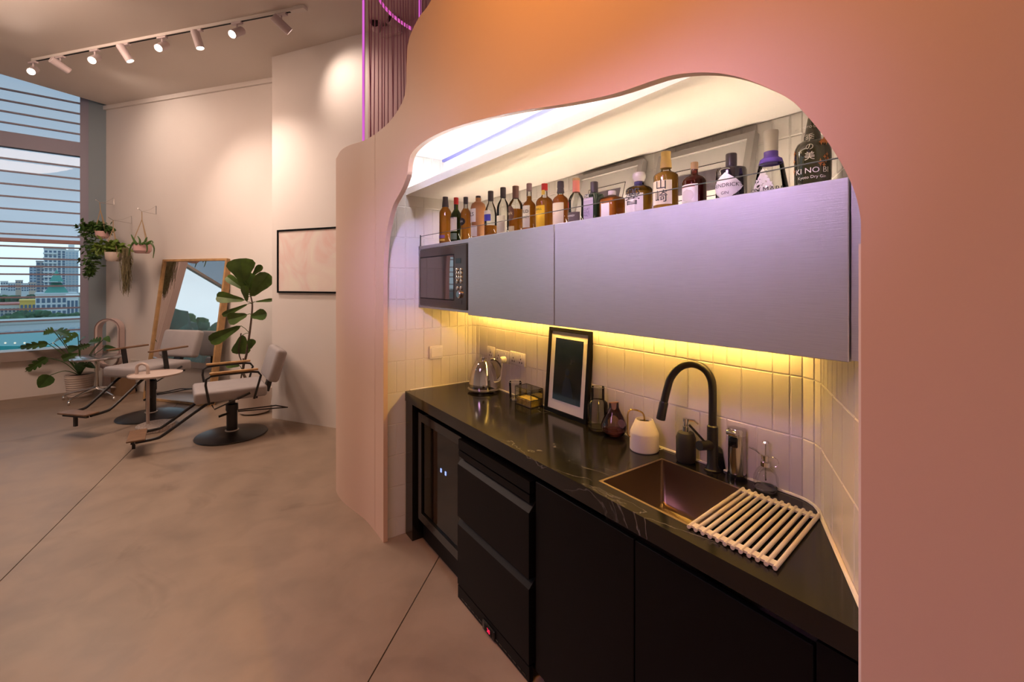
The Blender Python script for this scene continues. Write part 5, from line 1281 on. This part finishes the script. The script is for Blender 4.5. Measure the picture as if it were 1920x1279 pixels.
for i, (a, b, wpx) in enumerate(figs):
    dt = random.uniform(-.10, .05); A = at(a[0], a[1], tfg+dt*.4); B = at(b[0], b[1], tfg+dt-.03)
    leaf(t, A, B, wpx/FPX*tfg*1.02, 'fig', M_leaf2, bend=.1)
    tp = min(trunk[1:], key=lambda q: (q-A).length); mb = MB(); mb.tube([tp, (tp+A)/2+Vector((0, 0, .01)), A], .004, 5); mb.build('stem', M_leaf2, t, world=True)
# hanging pots with wall brackets
def hanging(label, blabel, wall_px, arm_px, pot_px, pot_w, pot_h, potm, rope_col):
    wp1 = onwall(wall_px[0], wall_px[1], C, D, .0); wp2 = onwall(wall_px[0], wall_px[2], C, D, .0)
    tt = depth(wp1)-.42
    hook = at(arm_px[0], arm_px[1], tt)
    b = thing('wall_bracket', blabel, 'bracket', wp2, 0, 'wire brackets for hanging pots')
    mb = MB(); mb.tube([wp1, wp2], .006, 6); mb.build('wall_plate', M_chrome2, b, world=True)
    mb = MB(); mb.tube([wp2, hook+Vector((0, 0, .0)), hook+(hook-wp2)*.25+Vector((0, 0, .03))], .004, 6); mb.tube([wp1, (wp1+hook)/2+Vector((0, 0, -.02)), hook], .002, 6); mb.build('arm', M_chrome2, b, world=True)
    pc0 = at(pot_px[0], pot_px[1], tt)            # middle of the pot rim
    t = thing('hanging_plant', label, 'plant', pc0)
    r = pot_w/FPX*tt*.5*.80; h = pot_h/FPX*tt
    mb = MB(); mb.lathe([(r*.7, -h), (r*.95, -h*.75), (r, -h*.1), (r*.97, 0), (r*.85, 0), (r*.83, -.02)], 24); mb.build('pot', potm, t)
    mb = MB(); mb.lathe([(r*.84, -.015), (0, -.01)], 16); mb.build('soil', M_soil, t)
    mb = MB(); hk = hook-pc0
    for k in range(3):
        a = 2*PI*k/3+.5; mb.tube([hk, hk*.75, Vector((r*math.cos(a), r*math.sin(a), 0)), Vector((r*.75*math.cos(a), r*.75*math.sin(a), -h))], .005, 5)
    mb.build('rope', M_rope, t)
    return t, pc0, tt, r, h
def sprig_mass(t, pts, mt, n, size, spread, name='foliage', droop=True):
    mb = MB()
    for k in range(n):
        f = random.random(); i = f*(len(pts)-1); j = int(i); q = Vector(pts[j])+(Vector(pts[min(j+1, len(pts)-1)])-Vector(pts[j]))*(i-j)
        sp_ = spread[j] if isinstance(spread, (list, tuple)) else spread
        q = q+Vector((random.gauss(0, sp_), random.gauss(0, sp_), random.gauss(0, sp_*.7)))
        d = Vector((random.gauss(0, 1), random.gauss(0, 1), random.gauss(-.4, .6))).normalized(); s = size*random.uniform(.6, 1.2); x = d.orthogonal().normalized(); nn_ = d.cross(x)
        x = x*math.cos(k)+nn_*math.sin(k)
        mb.add([q, q+d*s*.5+x*s*.24, q+d*s, q+d*s*.5-x*s*.24], [(0, 1, 2, 3)])
    return mb.build(name, mt, t, world=True, smooth=False, kind='stuff')
t, pc0, tt, r, h = hanging('hanging pot with long trailing green vine nearest the window', 'wire wall bracket highest on the left of far wall', (213.5, 371, 384), (187, 380), (192, 434), 26, 13, M_pink, 0)
sprig_mass(t, [at(155, 425, tt), at(175, 424, tt), at(190, 425, tt), at(203, 430, tt)], M_leaf, 420, .075, .035)
sprig_mass(t, [at(166, 430, tt), at(172, 450, tt), at(176, 470, tt), at(170, 490, tt), at(168, 505, tt), at(166, 516, tt)], M_leaf, 420, .07, [.06, .055, .045, .035, .02, .015], name='trailing_vines')
t, pc0, tt, r, h = hanging('hanging pot with bright leaves and long beard of moss', 'lowest wire wall bracket, holding the moss pot', (247, 405, 419), (212, 413), (213, 473), 32, 17, M_pot, 0)
sprig_mass(t, [at(187, 466, tt), at(200, 462, tt), at(213, 460, tt), at(228, 466, tt)], M_leaf3, 200, .10, .04)
mb = MB()
for k in range(170):
    a = at(237+random.gauss(0, 4), 466+random.uniform(-2, 6), tt+random.gauss(0, .03)); ln = random.uniform(.25, .62); dx = random.gauss(0, .02)
    b = a+Vector((dx*.6+.01, dx, -ln*.5)); c_ = a+Vector((.02+random.gauss(0, .012), random.gauss(0, .012), -ln)); mb.tube([a, b, c_], .0028, 3, caps=False)
mb.build('moss_beard', M_moss, t, world=True, smooth=False, kind='stuff')
t, pc0, tt, r, h = hanging('pink hanging pot with thin drooping leaves, beside the mirror', 'wire wall bracket farthest right, nearest the mirror', (293, 386, 402), (266, 396.5), (267, 457), 36, 18, M_pink, 0)
for i, pts in enumerate([((258, 458), (250, 455), (244, 466), (241, 480)), ((275, 458), (283, 456), (289, 466), (287, 484)), ((266, 458), (273, 455), (276, 465), (275, 473)), ((256, 458), (250, 448), (246, 440)), ((270, 458), (274, 448), (276, 445)), ((262, 458), (262, 450), (258, 443)), ((274, 458), (284, 452), (287, 456))]):
    P_ = catmull([at(x, y, tt-.10) for x, y in pts], 4); mb = MB(); n_ = len(P_); w_ = [.014*(1-k/n_)+.003 for k in range(n_)]
    mb.tube(P_, w_, 5); mb.build('leaf', M_leaf, t, world=True)

# ------------------------------------------------------------------ track lighting
za = CZ-.001
def onc(px, py): return at(px, py, (za-CH)*FPX/(HZ-py))
ta, tb2 = onc(62, 111), onc(553, 15); ta.z = tb2.z = za
tk = thing('light_track', 'white ceiling light track with black slot', 'light track', (ta+tb2)/2)
ut = (tb2-ta).normalized(); Mt = axisM(ta, ut, Vector((-ut.y, ut.x, 0)), (0, 0, 1)); LT = (tb2-ta).length
mb = MB(); mb.box(0, LT, -.018, .018, -.03, 0, Mt); mb.box(LT, LT+.12, -.03, .03, -.035, 0, Mt); mb.build('housing', M_plastic, tk, world=True, smooth=False)
mb = MB(); mb.box(.03, LT-.05, -.009, .009, -.0315, -.0295, Mt); mb.build('slot', M_black, tk, world=True, smooth=False)
M_lens = glow('lamp_lens', (1.0, .86, .68), 14)
M_spot = mat('spot_white', (.66, .58, .60), .4)
aimC = [(-6.9, -.4, 1.0), (-7.6, -1.5, 4.05), (-6.0, -.4, .6), (-7.2, .2, 2.2), (-5.2, -.4, .5), (-6.6, .65, 2.2), (-4.6, -.2, .6), None]
spots = [(61, 121, 52, 137, 'A'), (113, 108, 118, 127, 'B'), (178, 101, 172, 117, 'A'), (235, 87, 243, 110, 'C'), (304, 75, 296, 93, 'A'), (370, 60, 373, 85, 'D'), (444, 45, 437, 69, 'A'), (528, 30, 534, 56, 'E')]
for i, (ax, ay, hx, hy, kd) in enumerate(spots):
    # point on the track nearest to the pixel column
    best = min((ta+ut*(LT*k/400) for k in range(401)), key=lambda q: abs(960+FPX*(q.to_2d().dot(RT))/depth(q)-ax))
    hp = best+Vector((0, 0, -.13)); tt = depth(best)
    cam_v = Vector((0, 0, CH))-hp
    if kd == 'A': aim = Vector((cam_v.x*.8-2.0, cam_v.y-1.6, -2.4))
    elif kd == 'B': aim = Vector((-.55, .85, -.42))
    elif kd == 'C': aim = Vector((.1, .9, -1.6))
    elif kd == 'D': aim = Vector((.3, .7, -2.6))
    else: aim = Vector((Ew.x+1.15*uE.x-hp.x, Ew.y+1.15*uE.y-hp.y, 3.65-hp.z))
    aim.normalize()
    lab = ['white track spotlight, lit, first from the window', 'white track spotlight turned to the wall, second from the window', 'white track spotlight, lit, third from the window', 'white track spotlight seen from its side, fourth from window', 'white track spotlight, lit, fifth from the window', 'white track spotlight pointing down, sixth from the window', 'white track spotlight, lit, seventh from the window', 'white track spotlight at the right end of the track'][i]
    t = thing('track_spotlight', lab, 'spotlight', best+Vector((0, 0, -.031)), 0, 'spotlights on the ceiling track')
    mb = MB(); mb.box(-.06, .06, -.016, .016, -.02, 0, Matrix.Rotation(math.atan2(ut.y, ut.x), 4, 'Z')); mb.tube([(0, 0, -.02), (0, 0, -.10)], .008, 8); mb.build('adapter', M_spot, t)
    cen = Vector((0, 0, -.10)); rot = aim.to_track_quat('Z', 'Y').to_matrix().to_4x4()
    mb = MB(); mb.lathe([(.036, -.09), (.040, -.085), (.040, .085), (.036, .09), (.034, .07)], 20, M=rot, c=cen, cap1=False); mb.build('lamp_head', M_spot, t)
    mb = MB(); mb.lathe([(.034, .072), (0, .073)], 20, M=rot, c=cen, cap0=False); mb.build('lens', M_lens, t)
    l = bpy.data.lights.new('track_spot_lamp', 'SPOT'); l.energy = 120 if kd not in 'EB' else 26; l.color = (1.0, .76, .62); l.spot_size = 1.7 if kd != 'E' else 1.5; l.spot_blend = 1.0; l.shadow_soft_size = .04
    lo_ = link(bpy.data.objects.new('track_spot_lamp', l)); lo_.location = best+Vector((0, 0, -.131))+aim*.10; lo_.rotation_euler = aim.to_track_quat('-Z', 'Y').to_euler()

# ------------------------------------------------------------------ string curtain with violet light tubes behind the peach wall
cu0 = at(681, 200, 3.75); cu1 = at(800, 200, 3.35)
t = thing('string_curtain', 'sheer violet-lit string curtain hanging behind the peach wall', 'curtain', (cu0.x, cu0.y, 2.0))
M_str = mat('string_violet_lit', (.62, .31, .42), .6)  # mauve puts the violet light on the strings into their colour
vo = MB(); vv = []
for zz in (2.2, CZ-.02):
    for k in range(25):
        f = k/24; base = cu0+(cu1-cu0)*f; bow = .25*math.sin(f*PI); vv.append((base.x+FW.x*bow*.4+.03, base.y+bow*.3+.03, zz))
vo.add(vv, [(k, k+1, 26+k, 25+k) for k in range(24)]); vo.build('voile', thin_glass('mauve_voile', (.90, .70, .76), 0.0), t, world=True)
nS = 22
for k in range(nS):
    f = (k+.5)/nS; base = cu0+(cu1-cu0)*f; bow = .25*math.sin(f*PI)
    mb = MB(); p = Vector((base.x-FW.x*-bow*.4, base.y+bow*.3, 0)); q = p+Vector((random.gauss(0, .012), random.gauss(0, .012), 0))
    mb.tube([(p.x, p.y, CZ-.02), (q.x, q.y, 2.2)], .0042, 5); mb.build('string', M_str, t, world=True)
M_neon = glow('neon_violet', (.75, .14, .70), 1.0)
for px, tt, lab in ((681.5, 3.75, 'violet light tube at left edge of the string curtain'), (787.5, 3.45, 'short violet light tube at right edge of the string curtain')):
    p = at(px, 200, tt); nb = thing('light_tube', lab, 'light tube', (p.x, p.y, 2.2))
    mb = MB(); mb.tube([(p.x, p.y, 2.25), (p.x, p.y, CZ-.06)], .010, 8); mb.build('tube', M_neon, nb, world=True)
    mb = MB(); mb.tube([(p.x, p.y, CZ-.06), (p.x, p.y, CZ-.002)], .014, 8); mb.build('end_cap', M_plastic, nb, world=True)
ar = thing('light_ring', 'curved violet light hoop above the string curtain', 'light tube', at(740, 30, 3.9))
mb = MB(); mb.tube(catmull([at(x, y, tt) for x, y, tt in ((700, -25, 4.0), (715, 5, 3.95), (735, 28, 3.9), (760, 47, 3.85), (785, 60, 3.8), (815, 68, 3.75))], 5), .013, 8); mb.build('tube', mat('hoop_violet', (.55, .22, .50), .4, emit=(.8, .15, .7), es=.9), ar, world=True)
mb = MB(); q = at(735, 28, 3.9); mb.tube([q, (q.x, q.y, CZ-.001)], .002, 5); mb.build('suspension_wire', M_bmetal, ar, world=True)
em = onwall(723, 62, Ew, Pw, .0); eml = thing('emergency_light', 'twin-head emergency light on the wall behind the string curtain', 'light', em)
Me = axisM(em, (uE.x, uE.y, 0), (0, 0, 1), (nE.x, nE.y, 0))
mb = MB(); mb.rbox(-.02, .22, -.06, .04, 0, .06, .01, Me, seg=1); mb.build('housing', M_plastic, eml, world=True)
for dx in (-.06, .2):
    mb = MB(); mb.lathe([(.05, 0), (.055, .03), (.055, .11), (.05, .115), (.04, .10)], 16, M=Me @ Matrix.Translation((dx, .03, .06)) @ Matrix.Rotation(.5 if dx < 0 else -.3, 4, 'Y'), cap1=False); mb.build('lamp_head', M_plastic, eml, world=True)
    mb = MB(); mb.lathe([(.045, .10), (0, .10)], 16, M=Me @ Matrix.Translation((dx, .03, .06)) @ Matrix.Rotation(.5 if dx < 0 else -.3, 4, 'Y'), cap0=False); mb.build('lens', M_blackg, eml, world=True)

# ------------------------------------------------------------------ outside: the town below the window, trees, hills
GZ = -26.0
mb = MB(); mb.box(-1500, 600, -1500, 900, GZ-1, GZ); gnd = mb.build('ground', mat('town_ground', (.16, .20, .17), .9, var=.4, vs=.03), smooth=False); gnd['kind'] = 'structure'
F3 = Vector((FW.x, FW.y, 0))
def bldg(label, pxl, pxr, ytop, dist, dep, wall_m, roof_m, nx, nz, win_m, name='apartment_building', extra=None, ybase=None):
    pxc = (pxl+pxr)/2; d3 = ray(pxc); d3 = Vector((d3.x, d3.y, 0)); 
    p = at(pxc, ytop, dist); w_ = (pxr-pxl)/FPX*dist*.80; hgt = p.z-GZ; ang_ = math.atan2(d3.y, d3.x)-PI/2
    T = thing(name, label, 'building', (p.x, p.y, GZ), ang_)
    mb = MB(); mb.box(-w_/2, w_/2, 0, dep, 0, hgt); mb.build('wall', wall_m, T, smooth=False)
    mb = MB(); mb.box(-w_/2-.2, w_/2+.2, -.2, dep+.2, hgt, hgt+.5); mb.build('roof', roof_m, T, smooth=False)
    sw = w_/nx; floors = max(3, int(hgt/3.2)); m0 = None
    lo = 0 if ybase is None else max(0, (at(pxc, ybase, dist).z-GZ))
    for j in range(nz):
        z = hgt-1.9-j*(hgt-lo)/nz*.98
        for i in range(nx):
            if z < 1: continue
            x = -w_/2+sw*(i+.5)
            if m0 is None:
                b = MB(); b.box(-sw*.32, sw*.32, -.12, .05, -.85, .65); o = b.build('window', win_m, T, smooth=False); m0 = o.data; o.location = (x, 0, z)
            else:
                o = link(bpy.data.objects.new('window', m0)); o.parent = T; o.location = (x, 0, z)
    if extra: extra(T, w_, hgt, dep)
    return T
B_white = mat('far_white', (.72, .74, .76), .7); B_grey = mat('far_grey', (.42, .40, .42), .7); B_win = mat('far_window', (.10, .16, .25), .3); B_blue = mat('far_blue', (.40, .50, .60), .7)
B_red = mat('far_red_roof', (.50, .16, .14), .7); B_yel = mat('far_yellow', (.75, .50, .12), .7); B_teal = mat('far_teal', (.02, .24, .26), .5); B_pale = mat('far_pale', (.60, .64, .68), .8)
def pent(T, w_, h, d):
    mb = MB(); mb.box(-w_*.25, w_*.2, d*.2, d*.8, h+.5, h+5); mb.build('penthouse', B_white, T, smooth=False)
def balc(T, w_, h, d):
    for k in range(12):
        mb = MB(); mb.box(-w_*.5-.4, w_*.1, -1.2, 0, h-4-k*3.4, h-2.9-k*3.4); mb.build('balcony', B_white, T, smooth=False)
def pagoda(T, w_, h, d):
    mb = MB()
    mb.add([(-w_*.3, d*.1, h+.5), (w_*.3, d*.1, h+.5), (w_*.3, d*.9, h+.5), (-w_*.3, d*.9, h+.5), (-w_*.12, d*.4, h+4), (w_*.12, d*.4, h+4), (w_*.12, d*.6, h+4), (-w_*.12, d*.6, h+4)], [(0, 1, 5, 4), (1, 2, 6, 5), (2, 3, 7, 6), (3, 0, 4, 7), (4, 5, 6, 7)])
    mb.add([(-w_*.18, d*.2, h+4.3), (w_*.18, d*.2, h+4.3), (w_*.18, d*.8, h+4.3), (-w_*.18, d*.8, h+4.3), (0, d*.5, h+8.5)], [(0, 1, 4), (1, 2, 4), (2, 3, 4), (3, 0, 4)])
    mb.build('pavilion_roof', mat('far_green_roof', (.08, .28, .24), .6), T, smooth=False)
bldg('tall white apartment tower with many balconies seen through window', 85, 121, 467, 330, 22, B_white, B_grey, 5, 20, B_win, extra=balc, ybase=560)
bldg('white tower beside the tall balcony tower, right edge of window', 123, 146, 470, 360, 22, B_pale, B_white, 4, 18, B_blue, extra=pent, ybase=560)
bldg('plain grey tower left of the balcony tower', 69, 84, 490, 340, 20, B_grey, B_grey, 2, 12, B_win, ybase=560)
bldg('distant blue tower on the skyline', 56, 68, 499, 520, 20, B_blue, B_blue, 2, 9, B_win, ybase=545)
bldg('white block with green pavilion roof in front of towers', 72, 140, 552, 150, 18, B_white, B_pale, 8, 6, B_win, extra=pagoda, ybase=625)
bldg('white stair tower at right of the pavilion block', 126, 146, 556, 140, 12, B_white, B_white, 3, 8, B_win, ybase=625)
bldg('low building with red roof below the skyline', -10, 40, 572, 170, 20, B_pale, B_red, 8, 2, B_win, name='low_building', ybase=590)
bldg('yellow shop building between red roof and white block', 40, 72, 565, 165, 14, B_yel, B_yel, 5, 2, B_win, name='low_building', ybase=585)
bldg('pale hall with wide grey roof behind the pool', -30, 150, 607, 92, 12, B_pale, mat('far_roof', (.50, .52, .52), .8), 12, 1, B_blue, name='low_building', ybase=618)
for px, yt, ds in ((8, 528, 480), (22, 531, 460), (36, 526, 500), (47, 532, 440), (60, 530, 470)):
    bldg({8: 'pale distant block at left edge of the window', 22: 'second pale distant block from the window left edge', 36: 'taller pale distant block in the skyline row', 47: 'low pale distant block near the blue tower', 60: 'pale distant block just under the blue tower'}[px], px-6, px+6, yt, ds, 18, B_pale if px % 3 else mat('far_tan', (.60, .48, .40), .8), B_grey, 3, 3, B_win, ybase=545)
pl_ = thing('swimming_pool_roof', 'long teal roof with a row of lamps just below the window', 'roof', at(60, 640, 62))
mb = MB(); mb.prism([tuple(at(x, 640, d_).to_2d()) for x, d_ in ((-120, 62), (190, 62), (190, 78), (-120, 78))], at(60, 634, 70).z-1, at(60, 634, 70).z); mb.build('roof', B_teal, pl_, world=True, smooth=False)
mb = MB(); mb.prism([tuple(at(x, 640, d_).to_2d()) for x, d_ in ((-120, 61.5), (190, 61.5), (190, 62), (-120, 62))], GZ, at(60, 634, 70).z); mb.build('fascia', mat('far_teal_light', (.05, .38, .40), .5), pl_, world=True, smooth=False)
for x in (10, 28, 46, 64, 82, 100):
    p = at(x, 640, 63); mb = MB(); mb.sphere((p.x, p.y, at(60, 634, 70).z+.2), .13, 6, 4); mb.build('lamp', glow('far_lamp', (1, .95, .8), 1.0), pl_, world=True)
# trees
tree_protos = []
for v_ in range(3):
    random.seed(50+v_)
    mb = MB()
    for k in range(42):
        a = random.uniform(0, 2*PI); el = random.uniform(-.3, 1); rr = random.uniform(.35, .95); cx = Vector((rr*math.cos(a)*4.2, rr*math.sin(a)*4.2, 7.5+el*3.4*(1.1-rr*.4)))
        s = random.uniform(.9, 1.8); b0 = len(mb.v); mb.sphere(cx, s, 7, 5)
        for i in range(b0, len(mb.v)):
            q = Vector(mb.v[i]); mb.v[i] = tuple(q+(q-cx)*(.35*noise.noise(q*1.3)))
    tr = MB(); tr.tube([(0, 0, 0), (.1, 0, 3), (-.1, .1, 7)], [.5, .4, .2], 7)
    tree_protos.append((mb, tr))
M_far_tree = [mat('far_tree_a', (.045, .105, .055), .8, var=.5, vs=.8), mat('far_tree_b', (.06, .13, .05), .8, var=.5, vs=.8), mat('far_tree_c', (.05, .095, .07), .8, var=.5, vs=.8)]
random.seed(11)
pm = []
for v_, (mb, tr) in enumerate(tree_protos):
    me = mb.build('crown', M_far_tree[v_]); mt_ = tr.build('trunk', M_bark); pm.append((me.data, mt_.data)); bpy.data.objects.remove(me); bpy.data.objects.remove(mt_)
def tree(x, y, h, label, group, v_, z=GZ, wd_=1.0):
    T = thing('tree', label, 'tree', (x, y, z), random.uniform(0, 6), group); s = h/12.6; T.scale = (s*wd_, s*wd_, s)
    for nm, me in (('crown', pm[v_][0]), ('trunk', pm[v_][1])):
        o = link(bpy.data.objects.new(nm, me)); o.parent = T
    return T
# dark trees below the window
for i, (px, yt, ds) in enumerate(((22, 577, 118), (47, 574, 122), (72, 571, 115), (97, 574, 121), (120, 576, 116))):
    p = at(px, yt, ds); tree(p.x, p.y, p.z-GZ, 'dark tree in front of the white pavilion block, %s from the left' % ('first', 'second', 'third', 'fourth', 'fifth')[i], 'row of dark trees seen through the window', px % 3, GZ, .62)
for i, (px, yt, ds) in enumerate(((4, 547, 260), (21, 549, 250), (38, 550, 258), (56, 548, 250))):
    p = at(px, yt, ds); tree(p.x, p.y, p.z-GZ, 'far bluish tree below the skyline, %s from the left' % ('first', 'second', 'third', 'fourth')[i], 'far trees under the skyline', px % 3, GZ, .8)
# wooded slope that the mirror reflects (seen out of the side windows)
mc = (TL+TR)/2
dr_ = Vector((ray(368).x, ray(368).y)).normalized(); nm2 = Vector((nB.x, nB.y)); rd = dr_-nm2*2*dr_.dot(nm2)
side = Vector((-rd.y, rd.x))
hp0 = Vector((mc.x, mc.y))+rd*30; hq = [hp0+side*-55, hp0+side*55, hp0+rd*70+side*75, hp0+rd*70+side*-75]
mb = MB(); mb.add([(q.x, q.y, GZ-1) for q in hq]+[(hq[0].x, hq[0].y, -9), (hq[1].x, hq[1].y, -9), (hq[2].x, hq[2].y, 1), (hq[3].x, hq[3].y, 1)], [(3, 2, 1, 0), (4, 5, 6, 7), (0, 1, 5, 4), (1, 2, 6, 5), (2, 3, 7, 6), (3, 0, 4, 7)])
hill = mb.build('hillside', mat('hill_green', (.05, .09, .045), .9, var=.5, vs=.3), smooth=False); hill['kind'] = 'structure'
where = ['left edge', 'left part', 'middle', 'right part', 'right edge']
for row in range(3):
    for k in range(5):
        ds = 37+row*9+(k % 2)*2.5; q = Vector((mc.x, mc.y))+rd*ds+side*((k-2)*5.6+(row % 2)*2.6-1.5)
        zb_ = -9+(ds-30)/7.0; zt_ = 1.2+math.tan(math.radians(6.9+.25*row+random.uniform(-.5, .5)))*ds
        tree(q.x, q.y, zt_-zb_, 'leafy tree on the wooded slope reflected in the mirror, %s of the %s row' % (where[k], ('front', 'middle', 'back')[row]), 'trees reflected in the mirror', (k+row) % 3, zb_-.05, .85*8.5/(zt_-zb_))
